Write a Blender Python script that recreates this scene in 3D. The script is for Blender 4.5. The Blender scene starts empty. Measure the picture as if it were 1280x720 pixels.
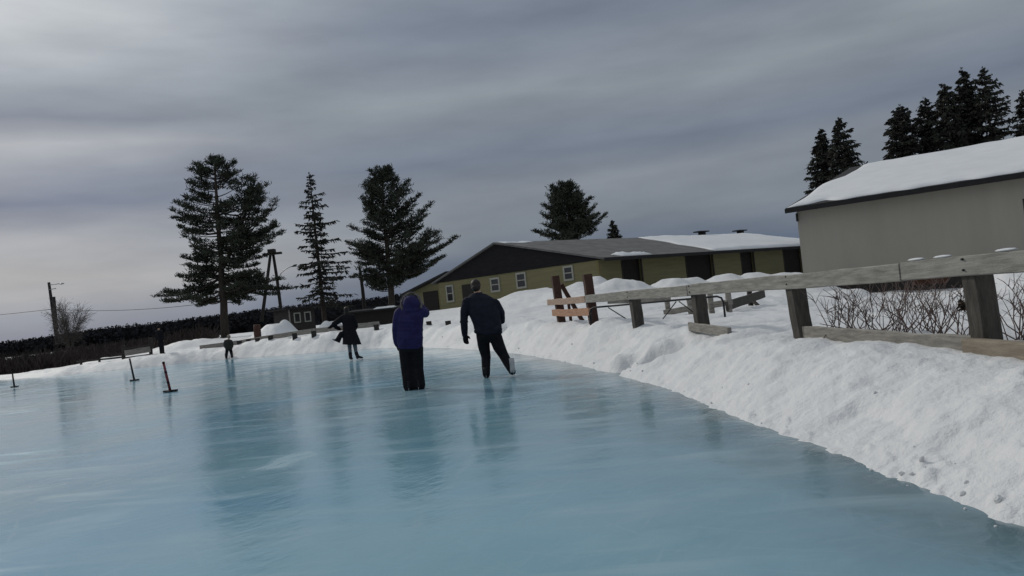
import bpy, bmesh, math, random
import numpy as np
from mathutils import Vector, Matrix

R = math.radians
random.seed(7)
rng = np.random.default_rng(11)
S = bpy.context.scene
C = S.collection

# ------------------------------------------------------------------ camera
F = 1004.0
CAMZ = 1.28
ROLL = math.atan(0.105)
PITCH = math.atan(18.0 / F * math.cos(ROLL))
fw = Vector((0, math.cos(PITCH), math.sin(PITCH)))
r0 = Vector((1, 0, 0))
u0 = Vector((0, -math.sin(PITCH), math.cos(PITCH)))
CR = (math.cos(ROLL) * r0 - math.sin(ROLL) * u0)
CU = (math.sin(ROLL) * r0 + math.cos(ROLL) * u0)
cam_d = bpy.data.cameras.new('camera')
cam = bpy.data.objects.new('camera', cam_d)
C.objects.link(cam)
M4 = Matrix((CR, CU, -fw)).transposed().to_4x4()
M4.translation = (0, 0, CAMZ)
cam.matrix_world = M4
cam_d.sensor_width = 36
cam_d.lens = F / 1280 * 36
cam_d.clip_end = 6000
S.camera = cam


def ray(px, py):
    return fw + CR * float((px - 640) / F) - CU * float((py - 360) / F)


def P(px, py, D):
    """world point seen at a place of the photo, D metres ahead"""
    d = ray(px, py)
    return Vector((0, 0, CAMZ)) + d * float(D / d.y)


def G(px, py, z=0.0):
    d = ray(px, py)
    return Vector((0, 0, CAMZ)) + d * ((z - CAMZ) / d.z)


# ------------------------------------------------------------------ noise
def _h(ix, iy, s):
    n = (ix.astype(np.int64) * 374761393 + iy.astype(np.int64) * 668265263 + s * 974711) & 0x7fffffff
    n = ((n ^ (n >> 13)) * 1274126177) & 0x7fffffff
    n = n ^ (n >> 16)
    return (n & 0xffff) / 65535.0


def vnoise(x, y, s=0):
    ix = np.floor(x); iy = np.floor(y)
    fx = x - ix; fy = y - iy
    fx = fx * fx * fx * (fx * (fx * 6 - 15) + 10); fy = fy * fy * fy * (fy * (fy * 6 - 15) + 10)
    a = _h(ix, iy, s); b = _h(ix + 1, iy, s); c = _h(ix, iy + 1, s); d = _h(ix + 1, iy + 1, s)
    return (a * (1 - fx) + b * fx) * (1 - fy) + (c * (1 - fx) + d * fx) * fy - 0.5


def fbm(x, y, o=4, s=0):
    t = 0; a = 1.0
    for k in range(o):
        c, sn = math.cos(k * 1.1 + .4), math.sin(k * 1.1 + .4)
        t = t + a * vnoise((x * c - y * sn) * 2 ** k, (x * sn + y * c) * 2 ** k, s + k * 17)
        a *= .5
    return t


def sstep(a, b, x):
    t = np.clip((x - a) / (b - a), 0, 1)
    return t * t * (3 - 2 * t)


# ------------------------------------------------------------------ rink outline and ground heights
edge_px = [(1280, 660), (1200, 625), (1100, 588), (1000, 550), (900, 512), (820, 480), (760, 465), (700, 450.5),
           (650, 442), (600, 437), (540, 433.5), (480, 434), (430, 438.5), (350, 444), (280, 449), (200, 457), (120, 465),
           (60, 471), (0, 474.5)]
edge = [(G(*p).x, G(*p).y) for p in edge_px]
edge = [(2, -13), (4.6, -6), (4.0, -1), (3.2, 2.0)] + edge + [(-34, 45.5), (-42, 41), (-46, 28), (-43, 10), (-36, -6), (-18, -14)]
E = np.array(edge)


def chaikin(p, n=2):
    for _ in range(n):
        q = np.roll(p, -1, 0)
        p = np.stack([p * .75 + q * .25, p * .25 + q * .75], 1).reshape(-1, 2)
    return p


E = chaikin(E, 2)


def edge_dist(x, y):
    """signed distance to the rink's outline, positive outside"""
    x = np.asarray(x, float); y = np.asarray(y, float)
    sh = x.shape; x = x.ravel(); y = y.ravel()
    best = np.full(x.shape, 1e9); inside = np.zeros(x.shape, bool)
    n = len(E)
    for i in range(n):
        ax, ay = E[i]; bx, by = E[(i + 1) % n]
        dx, dy = bx - ax, by - ay
        t = np.clip(((x - ax) * dx + (y - ay) * dy) / (dx * dx + dy * dy), 0, 1)
        best = np.minimum(best, (x - ax - t * dx) ** 2 + (y - ay - t * dy) ** 2)
        c = (ay > y) != (by > y)
        inside ^= c & (x < ax + (y - ay) * dx / (dy if abs(dy) > 1e-9 else 1e-9))
    d = np.sqrt(best)
    return np.where(inside, -d, d).reshape(sh)


def fence_xy(k):
    return Vector((3.904 - .547 * k, 6.7 + 2.707 * k, 0))


ctrl = []
for k, z in zip(range(-2, 6), (.44, .47, .52, .58, .66, .68, .70, .72)):
    v = fence_xy(k); ctrl.append((v.x, v.y, z))


def cp(px, D, z):
    ctrl.append(((px - 640) / F * D, D, z))


for a in [(1100, 20, .36), (1060, 30, .52), (1110, 29, .2), (1160, 28, .1), (1215, 26.5, .1), (1110, 31, .12), (1100, 33, .2), (1200, 29, .0), (1150, 31, .05), (1000, 40, .7), (1290, 11, .5), (1290, 25, .5), (1010, 33, .8), (950, 16, .64), (880, 25, .8),
          (800, 30, .95), (800, 43, 1.2), (930, 46, 1.2), (745, 47, 1.6), (700, 47, 1.75), (660, 49, 1.75), (620, 51, 1.6), (560, 56, 1.35),
          (640, 30, .82), (640, 38, 1.0), (560, 33, .74), (560, 45, .95), (480, 36, .8), (480, 50, .75), (430, 35.5, .88), (350, 39, .78), (375, 55, .65),
          (280, 42, .7), (280, 65, .9), (200, 43, .6), (120, 44, .44), (60, 46, .3), (0, 48, .2), (-200, 50, .2), (0, 80, -.2),
          (120, 80, .0), (280, 120, .2), (0, 150, -.6), (0, 420, -.6), (120, 200, -.6), (300, 250, -.3), (500, 100, 1.2), (800, 100, 1.6), (1280, 80, 1.4),
          (-300, 420, -.5), (300, 420, -.2), (800, 400, 4), (1500, 300, 4), (400, 900, 3), (1500, 40, .8), (-600, 60, 0),
          (700, 26, .8), (850, 14, .66)]:
    cp(*a)
ctrl += [(5, -3, .5), (8, -8, .6), (0, -18, .6), (-25, -20, .5), (-48, 20, .4), (-60, 40, .1), (10, 3, .6), (30, 5, .8)]
CT = np.array(ctrl)


def _lp(x, y):
    r = np.hypot(x, y) + .5
    return np.arctan2(x, y), np.log(r)


_ca, _cl = _lp(CT[:, 0], CT[:, 1])
MOUNDS = [  # px, D, top above ground, radius x, radius y, power
    (781, 44.5, .7, 1.3, 1.2), (838, 46, .52, 1.1, 1.2), (862, 46.5, .48, .9, 1.1), (903, 48, .46, 1.2, 1.2), (945, 48, .42, 1.3, 1.2),
    (745, 46.6, .75, .75, 1.2), (728, 47, .45, .8, 1.2), (340, 55, .95, 1.3, 1.2), (352, 56.5, 1.15, .8, .9), (404, 55.5, .95, .65, .8), (412, 56, .7, .7, .8), (235, 47, .55, 2.2, 1.6), (140, 48, .2, 2, 1.5),
    (990, 49, .35, 2.0, 1.4), (1272, 24.5, .75, 1.3, 1.5), (660, 46.5, .25, 1.6, 1.0), (549, 31.2, .16, .4, .4), (520, 31.6, .12, .5, .4)]


def base_h(x, y):
    a, l = _lp(x, y)
    num = np.zeros(a.shape); den = np.zeros(a.shape)
    for i in range(len(CT)):
        da = np.abs(a - _ca[i]); da = np.minimum(da, 2 * np.pi - da)
        w = 1.0 / ((da * 2.2) ** 2 + (l - _cl[i]) ** 2 + 1e-3) ** 2
        num += w * CT[i, 2]; den += w
    return num / den


TR = []


def seg_d(x, y, a, b):
    dx, dy = b[0] - a[0], b[1] - a[1]
    t = np.clip(((x - a[0]) * dx + (y - a[1]) * dy) / (dx * dx + dy * dy), 0, 1)
    return np.hypot(x - a[0] - t * dx, y - a[1] - t * dy), t


def ground_h(x, y, fine=True, d=None):
    x = np.asarray(x, float); y = np.asarray(y, float)
    if d is None:
        d = edge_dist(x, y)
    d = d + .10 * fbm(x * 1.3, y * 1.3, 3, 5) + .05 * fbm(x * 6, y * 6, 2, 8)
    h = base_h(x, y)
    mo = 0 * h
    for px, D, top, rx, ry in MOUNDS:
        mx = (px - 640) / F * D
        q = ((x - mx) / rx) ** 2 + ((y - D) / ry) ** 2
        mo = np.maximum(mo, top * np.exp(-(np.maximum(q + .5 * fbm(x * .9, y * .9, 3, 31 + int(D)), 0) ** 1.15)))
    h = h + mo
    w = np.where(y > 24, .8, 1.25) + .3 * vnoise(x * .6, y * .6, 3)
    prof = sstep(-.25, w, d) ** .8
    far = np.hypot(x, y)
    z = h * prof
    if fine:
        amp = np.clip(d / .5, 0, 1) * np.clip(40 / np.maximum(far, 1), .3, 1)
        near_bank = np.exp(-((d - .6) / 1.1) ** 2)
        z = z + amp * (.10 * fbm(x * .45, y * .45, 3, 12) + .05 * fbm(x * 1.6, y * 1.6, 3, 14) + (.014 + .014 * near_bank) * fbm(x * 7, y * 7, 3, 21))
        lump = np.maximum(fbm(x * 4.2, y * 4.2, 2, 61) - .12, 0)
        z = z + amp * .03 * lump * np.clip(1.6 - d, .25, 1)
        z = z + amp * near_bank * .05 * fbm(y * 3.2 + x * .4, d * .9, 3, 71)
        crumbs = np.maximum(fbm(x * 11, y * 11, 2, 44) - .05, 0) * np.exp(-((d - .12) / .2) ** 2)
        z = z + .055 * crumbs
        # tracks pressed into the snow behind the opening
        z = z - .05 * amp * sstep(.1, .3, vnoise(x * 1.7, y * 2.1, 77))
        for i in range(len(TR) - 1):
            sd, t = seg_d(x, y, TR[i], TR[i + 1])
            wd = (.30, .20, .15)[i]
            sr, _ = seg_d(x + .22, y - .38, TR[i], TR[i + 1])
            z = z + (.08, .22, .16)[i] * np.exp(-(sr / .22) ** 2) * np.clip((d + .05) / .3, 0, 1)
            z = z - (.16, .26, .20)[i] * np.exp(-(sd / wd) ** 4) * np.clip((d + .1) / .3, 0, 1)
    z = np.where(d < -.25, -.25, z - .07)
    hill = sstep(430, 800, far) * (8.2 + 9 * vnoise(x * .0055, y * .0035, 91)) * np.interp(x / np.maximum(y, 1), [-.75, -.63, -.52, -.36, -.2], [.35, .5, 1.0, .8, 1.0])
    return z + np.where(far > 200, hill, 0)


def surf(px, py):
    """where the view ray of a pixel meets the snow"""
    d = ray(px, py); o = Vector((0, 0, CAMZ))
    ys = np.linspace(3, 60, 2400)
    zz = ground_h(d.x / d.y * ys, ys, False)
    k = int(np.argmax(np.maximum(zz, 0) > CAMZ + d.z / d.y * ys))
    return Vector((d.x / d.y * ys[k], ys[k], float(zz[k])))


TR = [surf(745, 469), surf(785, 454), surf(815, 443), surf(848, 428)]


def H(x, y):
    return float(ground_h(np.array([x]), np.array([y]))[0])


# ------------------------------------------------------------------ helpers
def tag(o, label=None, cat=None, group=None, kind=None):
    if label: o['label'] = label
    if cat: o['category'] = cat
    if group: o['group'] = group
    if kind: o['kind'] = kind
    return o


def empty(name, loc, label, cat, group=None):
    o = bpy.data.objects.new(name, None)
    C.objects.link(o)
    o.location = loc
    o.empty_display_size = .2
    return tag(o, label, cat, group)


def link_mesh(name, me, m, parent=None, smooth=False):
    if m is not None:
        for mm in (m if isinstance(m, (list, tuple)) else [m]):
            me.materials.append(mm)
    if smooth:
        me.polygons.foreach_set('use_smooth', np.ones(len(me.polygons), bool))
    o = bpy.data.objects.new(name, me)
    C.objects.link(o)
    if parent is not None:
        o.parent = parent
        o.matrix_parent_inverse = Matrix.Translation(-root_loc(parent))
    return o


def root_loc(o):
    return Vector(o.location) if o.parent is None else Vector((0, 0, 0))


class MB:
    """collects geometry in world coordinates and links it as one mesh"""

    def __init__(self):
        self.v = []; self.f = []

    def add(self, vs, fs):
        n = len(self.v)
        self.v += [tuple(p) for p in vs]
        self.f += [tuple(i + n for i in f) for f in fs]
        return self

    def box(self, o, ax, ay, az):
        """corner o, three edge vectors"""
        o = Vector(o); ax = Vector(ax); ay = Vector(ay); az = Vector(az)
        if ax.cross(ay).dot(az) < 0:
            ax, ay = ay, ax
        v = [o, o + ax, o + ax + ay, o + ay, o + az, o + ax + az, o + ax + ay + az, o + ay + az]
        return self.add(v, [(0, 3, 2, 1), (4, 5, 6, 7), (0, 1, 5, 4), (1, 2, 6, 5), (2, 3, 7, 6), (3, 0, 4, 7)])

    def loft(self, rings, n=10, closed=True):
        """rings: (centre, vec a, vec b) ellipses"""
        vs = []; fs = []
        for c, a, b in rings:
            c = Vector(c); a = Vector(a); b = Vector(b)
            for i in range(n):
                t = 2 * math.pi * i / n
                vs.append(c + a * math.cos(t) + b * math.sin(t))
        for r in range(len(rings) - 1):
            for i in range(n):
                j = (i + 1) % n
                fs.append((r * n + i, r * n + j, (r + 1) * n + j, (r + 1) * n + i))
        if closed:
            fs.append(tuple(reversed(range(n))))
            fs.append(tuple((len(rings) - 1) * n + i for i in range(n)))
        return self.add(vs, fs)

    def tube(self, pts, radii, n=8, flat=1.0, side=None, capround=False):
        pts = [Vector(p) for p in pts]
        if not isinstance(radii, (list, tuple)): radii = [radii] * len(pts)
        rings = []
        up = Vector(side) if side is not None else None
        pa = None
        for i, p in enumerate(pts):
            d = (pts[min(i + 1, len(pts) - 1)] - pts[max(i - 1, 0)])
            if d.length < 1e-9: d = Vector((0, 0, 1))
            d.normalize()
            ref = up if up is not None else (pa if pa is not None else (Vector((1, 0, 0)) if abs(d.x) < .8 else Vector((0, 1, 0))))
            a = ref - d * ref.dot(d)
            if a.length < 1e-6: a = d.orthogonal()
            a.normalize(); b = d.cross(a); pa = a
            rings.append((p, a * radii[i], b * radii[i] * flat))
        if capround:
            def cap(i, s):
                d = (pts[i] - pts[i - 1 if i else 1]).normalized()
                c, a, b = rings[i]
                return [(c + d * radii[i] * .6, a * .75, b * .75), (c + d * radii[i] * .95, a * .3, b * .3)]
            rings = cap(0, 0)[::-1] + rings + cap(len(pts) - 1, 1)
        return self.loft(rings, n)

    def ellipsoid(self, c, a, b, cc, n=12, m=8):
        c = Vector(c); a = Vector(a); b = Vector(b); cc = Vector(cc)
        rings = []
        for i in range(m + 1):
            t = -math.pi / 2 + math.pi * (i + .0) / m
            t = max(min(t, 1.5), -1.5)
            rings.append((c + cc * math.sin(t), a * math.cos(t), b * math.cos(t)))
        return self.loft(rings, n)

    def mesh(self, name):
        me = bpy.data.meshes.new(name)
        me.from_pydata(self.v, [], self.f)
        me.update()
        return me

    def build(self, name, m, parent=None, smooth=False, bevel=0, label=None):
        me = self.mesh(name)
        bm = bmesh.new(); bm.from_mesh(me)
        bmesh.ops.recalc_face_normals(bm, faces=bm.faces)
        if bevel:
            bmesh.ops.bevel(bm, geom=[e for e in bm.edges], offset=bevel, segments=1, affect='EDGES')
        bm.to_mesh(me); bm.free()
        o = link_mesh(name, me, m, parent, smooth)
        if label: o['label'] = label
        return o

    def build_body(self, name, m, parent=None, voxel=.012, smooth_it=4, label=None):
        """fuses the collected pieces into one continuous skin"""
        me = self.mesh(name)
        t = bpy.data.objects.new('fuse', me)
        C.objects.link(t)
        md = t.modifiers.new('r', 'REMESH'); md.mode = 'VOXEL'; md.voxel_size = voxel
        ms = t.modifiers.new('s', 'SMOOTH'); ms.iterations = smooth_it; ms.factor = .5
        dg = bpy.context.evaluated_depsgraph_get()
        dg.update()
        me2 = bpy.data.meshes.new_from_object(t.evaluated_get(dg))
        me2.name = name
        bpy.data.objects.remove(t)
        o = link_mesh(name, me2, m, parent, True)
        if label: o['label'] = label
        return o


def quad_mesh(name, V, m, parent=None):
    """V: (n,4,3) array of quads"""
    V = np.asarray(V, np.float32)
    n = len(V)
    me = bpy.data.meshes.new(name)
    me.vertices.add(n * 4); me.vertices.foreach_set('co', V.reshape(-1))
    me.loops.add(n * 4); me.loops.foreach_set('vertex_index', np.arange(n * 4, dtype=np.int32))
    me.polygons.add(n); me.polygons.foreach_set('loop_start', np.arange(0, n * 4, 4, dtype=np.int32))
    me.update(calc_edges=True)
    return link_mesh(name, me, m, parent)


def blades(c, d, L, W):
    """tapered blades: centres c (n,3), directions d (n,3), lengths, widths"""
    n = len(c)
    d = d / (np.linalg.norm(d, axis=1, keepdims=True) + 1e-9)
    rv = rng.normal(size=(n, 3))
    s = np.cross(d, rv); s /= (np.linalg.norm(s, axis=1, keepdims=True) + 1e-9)
    L = np.asarray(L).reshape(-1, 1); W = np.asarray(W).reshape(-1, 1)
    a = c; b = c + d * L
    return np.stack([a - s * W * .5, a + s * W * .5, b + s * W * .25, b - s * W * .25], 1)


# ------------------------------------------------------------------ materials
def mat(name, col, rough=.7, var=.25, scale=8, bump=.0, bscale=40, spec=.3, metal=0, stretch=None, col2=None, dist=.01):
    m = bpy.data.materials.new(name); m.use_nodes = True
    nt = m.node_tree; N = nt.nodes; L = nt.links
    b = N['Principled BSDF']
    b.inputs['Roughness'].default_value = rough
    b.inputs['Specular IOR Level'].default_value = spec
    b.inputs['Metallic'].default_value = metal
    tc = N.new('ShaderNodeTexCoord')
    mp = N.new('ShaderNodeMapping')
    L.new(tc.outputs['Object'], mp.inputs['Vector'])
    if stretch: mp.inputs['Scale'].default_value = stretch
    nz = N.new('ShaderNodeTexNoise'); nz.inputs['Scale'].default_value = scale; nz.inputs['Detail'].default_value = 6
    nz.inputs['Roughness'].default_value = .65
    L.new(mp.outputs[0], nz.inputs['Vector'])
    cr = N.new('ShaderNodeValToRGB')
    c2 = col2 or tuple(min(1, c * (1 + var)) for c in col)
    c1 = tuple(c * (1 - var) for c in col)
    cr.color_ramp.elements[0].position = .3; cr.color_ramp.elements[0].color = (*c1, 1)
    cr.color_ramp.elements[1].position = .7; cr.color_ramp.elements[1].color = (*c2, 1)
    L.new(nz.outputs['Fac'], cr.inputs['Fac'])
    L.new(cr.outputs['Color'], b.inputs['Base Color'])
    if bump:
        n2 = N.new('ShaderNodeTexNoise'); n2.inputs['Scale'].default_value = bscale; n2.inputs['Detail'].default_value = 5
        L.new(mp.outputs[0], n2.inputs['Vector'])
        bp = N.new('ShaderNodeBump'); bp.inputs['Strength'].default_value = bump; bp.inputs['Distance'].default_value = dist
        L.new(n2.outputs['Fac'], bp.inputs['Height']); L.new(bp.outputs[0], b.inputs['Normal'])
    return m


def snow_mat(name, c=(.60, .605, .61), bump=.75):
    m = mat(name, c, .65, .05, 1.1, 0, spec=.25)
    nt = m.node_tree; N = nt.nodes; L = nt.links
    b = N['Principled BSDF']
    tc = N.new('ShaderNodeTexCoord')
    hs = []
    for sc, w in ((4, .04), (24, .019), (95, .007)):
        n = N.new('ShaderNodeTexNoise'); n.inputs['Scale'].default_value = sc; n.inputs['Detail'].default_value = 4
        L.new(tc.outputs['Object'], n.inputs['Vector'])
        mu = N.new('ShaderNodeMath'); mu.operation = 'MULTIPLY'; mu.inputs[1].default_value = w
        L.new(n.outputs['Fac'], mu.inputs[0]); hs.append(mu)
    a = N.new('ShaderNodeMath'); a.operation = 'ADD'; L.new(hs[0].outputs[0], a.inputs[0]); L.new(hs[1].outputs[0], a.inputs[1])
    a2 = N.new('ShaderNodeMath'); a2.operation = 'ADD'; L.new(a.outputs[0], a2.inputs[0]); L.new(hs[2].outputs[0], a2.inputs[1])
    bp = N.new('ShaderNodeBump'); bp.inputs['Strength'].default_value = bump; bp.inputs['Distance'].default_value = 1
    L.new(a2.outputs[0], bp.inputs['Height']); L.new(bp.outputs[0], b.inputs['Normal'])
    return m


M = {}
M['snow'] = snow_mat('snow')
M['roof_snow'] = snow_mat('roof_snow', (.61, .62, .635), .25)
M['wood'] = mat('weathered_wood', (.23, .215, .19), .85, .4, 5, .6, 30, stretch=(1, 1, 6))
M['rail'] = mat('rail_wood', (.235, .225, .20), .85, .4, 3.2, .5, 30, stretch=(2, 1, 9))
M['post'] = mat('post_wood', (.062, .056, .048), .9, .4, 6, .7, 30, stretch=(4, 4, .8))
M['tan_wood'] = mat('tan_wood', (.36, .20, .125), .85, .25, 5, .4, 30, stretch=(1, 1, 6))
M['tan_grey'] = mat('tan_grey_wood', (.23, .195, .15), .85, .3, 4, .4, 30, stretch=(1, 1, 6))
M['red_wood'] = mat('red_brown_wood', (.055, .028, .02), .85, .3, 6, .4, 30)
M['dark_wood'] = mat('dark_wood', (.035, .03, .027), .85, .35, 5, .4, 30)
M['brown'] = mat('brown_boards', (.02, .016, .014), .85, .3, 3, .3, 20, stretch=(5, 5, .6))
M['yellow'] = mat('yellow_siding', (.165, .15, .078), .8, .14, 1.2, .25, 18, stretch=(.4, .4, 6))
M['black_clad'] = mat('black_cladding', (.018, .017, .019), .9, .3, 3, .2, 20, stretch=(.5, .5, 5), spec=.1)
M['grey_roof'] = mat('grey_shingle_roof', (.12, .118, .116), .9, .3, 1.1, .3, 30, spec=.15)
M['white_trim'] = mat('white_trim', (.28, .28, .24), .7, .1, 5)
M['glass'] = mat('window_glass', (.02, .022, .024), .12, .2, 3, spec=.5)
M['shed_wall'] = mat('grey_metal_wall', (.305, .285, .245), .75, .06, .5, .15, 12, stretch=(3, 3, .25))
M['fascia'] = mat('dark_fascia', (.018, .017, .018), .85, .25, 4)
M['steel'] = mat('black_steel', (.02, .02, .022), .5, .2, 20, metal=.3)
M['pole'] = mat('pole_wood', (.022, .02, .02), .9, .3, 6, .3, 20)
M['metal_grey'] = mat('grey_metal', (.3, .3, .31), .5, .1, 6, metal=.6)
M['needle'] = mat('pine_needles', (.040, .047, .034), .85, .5, 1.4, spec=.15)
M['needle2'] = mat('spruce_needles', (.040, .042, .034), .85, .45, 1.8, spec=.15)
M['bark'] = mat('bark', (.045, .036, .03), .95, .4, 7, .7, 16, stretch=(1, 1, .3))
M['forest'] = mat('forest', (.024, .024, .027), .95, .3, .02, spec=.0, col2=(.04, .04, .045))
M['brush'] = mat('brush_twigs', (.05, .041, .037), .95, .4, 2, spec=.1)
M['twig'] = mat('twigs', (.14, .10, .088), .9, .35, 12)
M['haze_twig'] = mat('grey_twigs', (.10, .088, .078), .9, .25, 3)
M['skin'] = mat('skin', (.42, .26, .19), .55, .1, 30)
M['hair'] = mat('dark_hair', (.014, .010, .008), .6, .3, 60)
M['navy'] = mat('navy_jacket', (.012, .013, .022), .85, .3, 9, .8, 9, spec=.15, dist=.04)
M['black_cloth'] = mat('black_cloth', (.010, .010, .012), .9, .3, 12, .7, 10, spec=.12, dist=.03)
M['purple'] = mat('purple_jacket', (.017, .014, .066), .8, .25, 9, .8, 9, spec=.2, dist=.035)
M['fur'] = mat('fur_trim', (.19, .17, .17), .95, .3, 60)
M['tights'] = mat('grey_tights', (.10, .11, .13), .8, .2, 20)
M['boot'] = mat('dark_boot', (.012, .012, .014), .85, .2, 20)
M['pale_boot'] = mat('pale_skate', (.34, .35, .36), .45, .15, 20)
M['blade'] = mat('skate_blade', (.5, .5, .52), .25, .1, 20, metal=1)
M['red_pole'] = mat('red_pole', (.14, .022, .03), .6, .3, 8)
M['green_coat'] = mat('olive_coat', (.025, .026, .02), .85, .3, 12)
M['lamp'] = mat('lamp_glass', (.4, .4, .4), .3, .05, 5)


# ------------------------------------------------------------------ snow ground and ice
def polar(angles, radii):
    A, Rr = np.meshgrid(angles, radii, indexing='ij')
    return np.sin(A) * Rr, np.cos(A) * Rr


dense = np.linspace(R(-40), R(41), 620)
coarse = np.linspace(R(41), R(320), 190)[1:-1]
ang = np.concatenate([dense, coarse])
rad = np.concatenate([np.geomspace(1.3, 60, 560), np.geomspace(60, 3000, 130)[1:]])
gx, gy = polar(ang, rad)
gd = edge_dist(gx, gy)
gz = ground_h(gx, gy, True, gd)
na, nr = gx.shape
co = np.stack([gx, gy, gz], -1).reshape(-1, 3)
ia = np.arange(na); ja = np.arange(nr - 1)
I, J = np.meshgrid(ia, ja, indexing='ij')
I2 = (I + 1) % na
q = np.stack([I * nr + J, I2 * nr + J, I2 * nr + J + 1, I * nr + J + 1], -1).reshape(-1, 4)
keep = gd.reshape(-1)[q].max(1) > -.5
q = q[keep][:, ::-1]


def grid_mesh(name, co, q, m, attrs=None):
    used = np.unique(q); remap = np.full(len(co), -1); remap[used] = np.arange(len(used))
    q = remap[q]; co = co[used].astype(np.float32)
    me = bpy.data.meshes.new(name)
    me.vertices.add(len(co)); me.vertices.foreach_set('co', co.reshape(-1))
    me.loops.add(len(q) * 4); me.loops.foreach_set('vertex_index', q.reshape(-1).astype(np.int32))
    me.polygons.add(len(q)); me.polygons.foreach_set('loop_start', np.arange(0, len(q) * 4, 4, dtype=np.int32))
    me.update(calc_edges=True)
    for k, a in (attrs or {}).items():
        at = me.attributes.new(k, 'FLOAT', 'POINT'); at.data.foreach_set('value', a[used].astype(np.float32))
    me.polygons.foreach_set('use_smooth', np.ones(len(q), bool))
    me.materials.append(m)
    o = bpy.data.objects.new(name, me); C.objects.link(o)
    return o


tag(grid_mesh('snowy_ground', co, q, M['snow']), 'white snow banked up around the rink and over the ground', None, None, 'structure')

# ice material: pale blue ice with clearer, darker zones, frosted scuffs and scratches
mi = bpy.data.materials.new('rink_ice'); mi.use_nodes = True
nt = mi.node_tree; N = nt.nodes; L = nt.links
b = N['Principled BSDF']
tc = N.new('ShaderNodeTexCoord')


def nz(scale, detail=5, sc=(1, 1, 1), rot=0, dist=0):
    mr_ = N.new('ShaderNodeMapping'); mr_.inputs['Rotation'].default_value = (0, 0, rot)
    L.new(tc.outputs['Object'], mr_.inputs['Vector'])
    mp = N.new('ShaderNodeMapping'); mp.inputs['Scale'].default_value = sc
    L.new(mr_.outputs[0], mp.inputs['Vector'])
    n = N.new('ShaderNodeTexNoise'); n.inputs['Scale'].default_value = scale; n.inputs['Detail'].default_value = detail
    n.inputs['Distortion'].default_value = dist
    L.new(mp.outputs[0], n.inputs['Vector'])
    return n.outputs['Fac']


def ramp(fac, stops):
    r = N.new('ShaderNodeValToRGB'); L.new(fac, r.inputs['Fac'])
    el = r.color_ramp.elements
    while len(el) < len(stops): el.new(.5)
    for e, (p, c) in zip(el, stops):
        e.position = p; e.color = (*c, 1) if not isinstance(c, (int, float)) else (c, c, c, 1)
    return r.outputs['Color']


def mix(f, a, c, mode='MIX'):
    m = N.new('ShaderNodeMix'); m.data_type = 'RGBA'; m.blend_type = mode
    if isinstance(f, (int, float)): m.inputs['Factor'].default_value = f
    else: L.new(f, m.inputs['Factor'])
    for k, v in ((6, a), (7, c)):
        if isinstance(v, tuple): m.inputs[k].default_value = (*v, 1)
        else: L.new(v, m.inputs[k])
    return m.outputs[2]


def math_(op, a, c):
    m = N.new('ShaderNodeMath'); m.operation = op
    for k, v in ((0, a), (1, c)):
        if isinstance(v, (int, float)): m.inputs[k].default_value = v
        else: L.new(v, m.inputs[k])
    return m.outputs[0]


blue = ramp(nz(.16, 6, dist=.6), [(.32, (.115, .305, .44)), (.5, (.195, .355, .44)), (.68, (.275, .395, .445))])
teal = ramp(nz(.5, 5, (1, .5, 1), .5), [(.45, 0.0), (.75, .5)])
col = mix(teal, blue, (.085, .26, .31))
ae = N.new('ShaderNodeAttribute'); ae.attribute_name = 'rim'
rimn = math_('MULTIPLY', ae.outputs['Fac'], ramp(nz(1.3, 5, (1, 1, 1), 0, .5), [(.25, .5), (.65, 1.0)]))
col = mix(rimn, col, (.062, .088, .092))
af = N.new('ShaderNodeAttribute'); af.attribute_name = 'frost'
scr = ramp(nz(5.0, 4, (1, .035, 1), .55, .1), [(.63, 0.0), (.70, .09)])
scr2 = ramp(nz(5.5, 4, (1, .05, 1), -.75, .1), [(.65, 0.0), (.71, .08)])
scr3 = ramp(nz(4.5, 4, (1, .06, 1), 1.35, .1), [(.66, 0.0), (.71, .08)])
scuff = ramp(nz(1.7, 7, (1, .35, 1), 1.2, .3), [(.58, 0.0), (.74, .26)])
fro = mix(1.0, mix(1.0, scr, scr2, 'LIGHTEN'), mix(1.0, scr3, scuff, 'LIGHTEN'), 'LIGHTEN')
fines = None
for rot_, sd_w in ((.35, .05), (-.5, .04), (1.0, .05), (1.5, .05), (2.2, .045), (-1.1, .04)):
    l_ = ramp(nz(17.0 + rot_, 2, (1, .03 + sd_w * .2, 1), rot_, .15), [(.66, 0.0), (.70, .11)])
    fines = l_ if fines is None else mix(1.0, fines, l_, 'LIGHTEN')
fro = mix(1.0, fro, fines, 'LIGHTEN')
drag = ramp(nz(1.5, 7, (.42, 1.7, 1), .12, .5), [(.52, 0.0), (.70, .38)])
fro = mix(1.0, fro, drag, 'LIGHTEN')
fro = mix(ramp(nz(.35, 4), [(.35, .3), (.6, 1.0)]), (0., 0., 0.), fro)
fro = mix(1.0, fro, math_('MULTIPLY', af.outputs['Fac'], ramp(nz(9, 5, (1, .4, 1), .6), [(.3, .4), (.6, .85)])), 'LIGHTEN')
col = mix(fro, col, (.36, .47, .50))
L.new(col, b.inputs['Base Color'])
rg = ramp(nz(.9, 6, (1, .6, 1), .3), [(.3, .07), (.7, .19)])
rg = mix(fro, rg, (.55, .55, .55))
L.new(rg, b.inputs['Roughness'])
b.inputs['IOR'].default_value = 1.65
b.inputs['Specular IOR Level'].default_value = .5
bp = N.new('ShaderNodeBump'); bp.inputs['Strength'].default_value = .6; bp.inputs['Distance'].default_value = .014
L.new(math_('ADD', nz(2.2, 5, (1, .7, 1), .4), math_('MULTIPLY', nz(14, 4, (1, .5, 1), .7), .25)), bp.inputs['Height'])
L.new(bp.outputs[0], b.inputs['Normal'])

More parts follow.
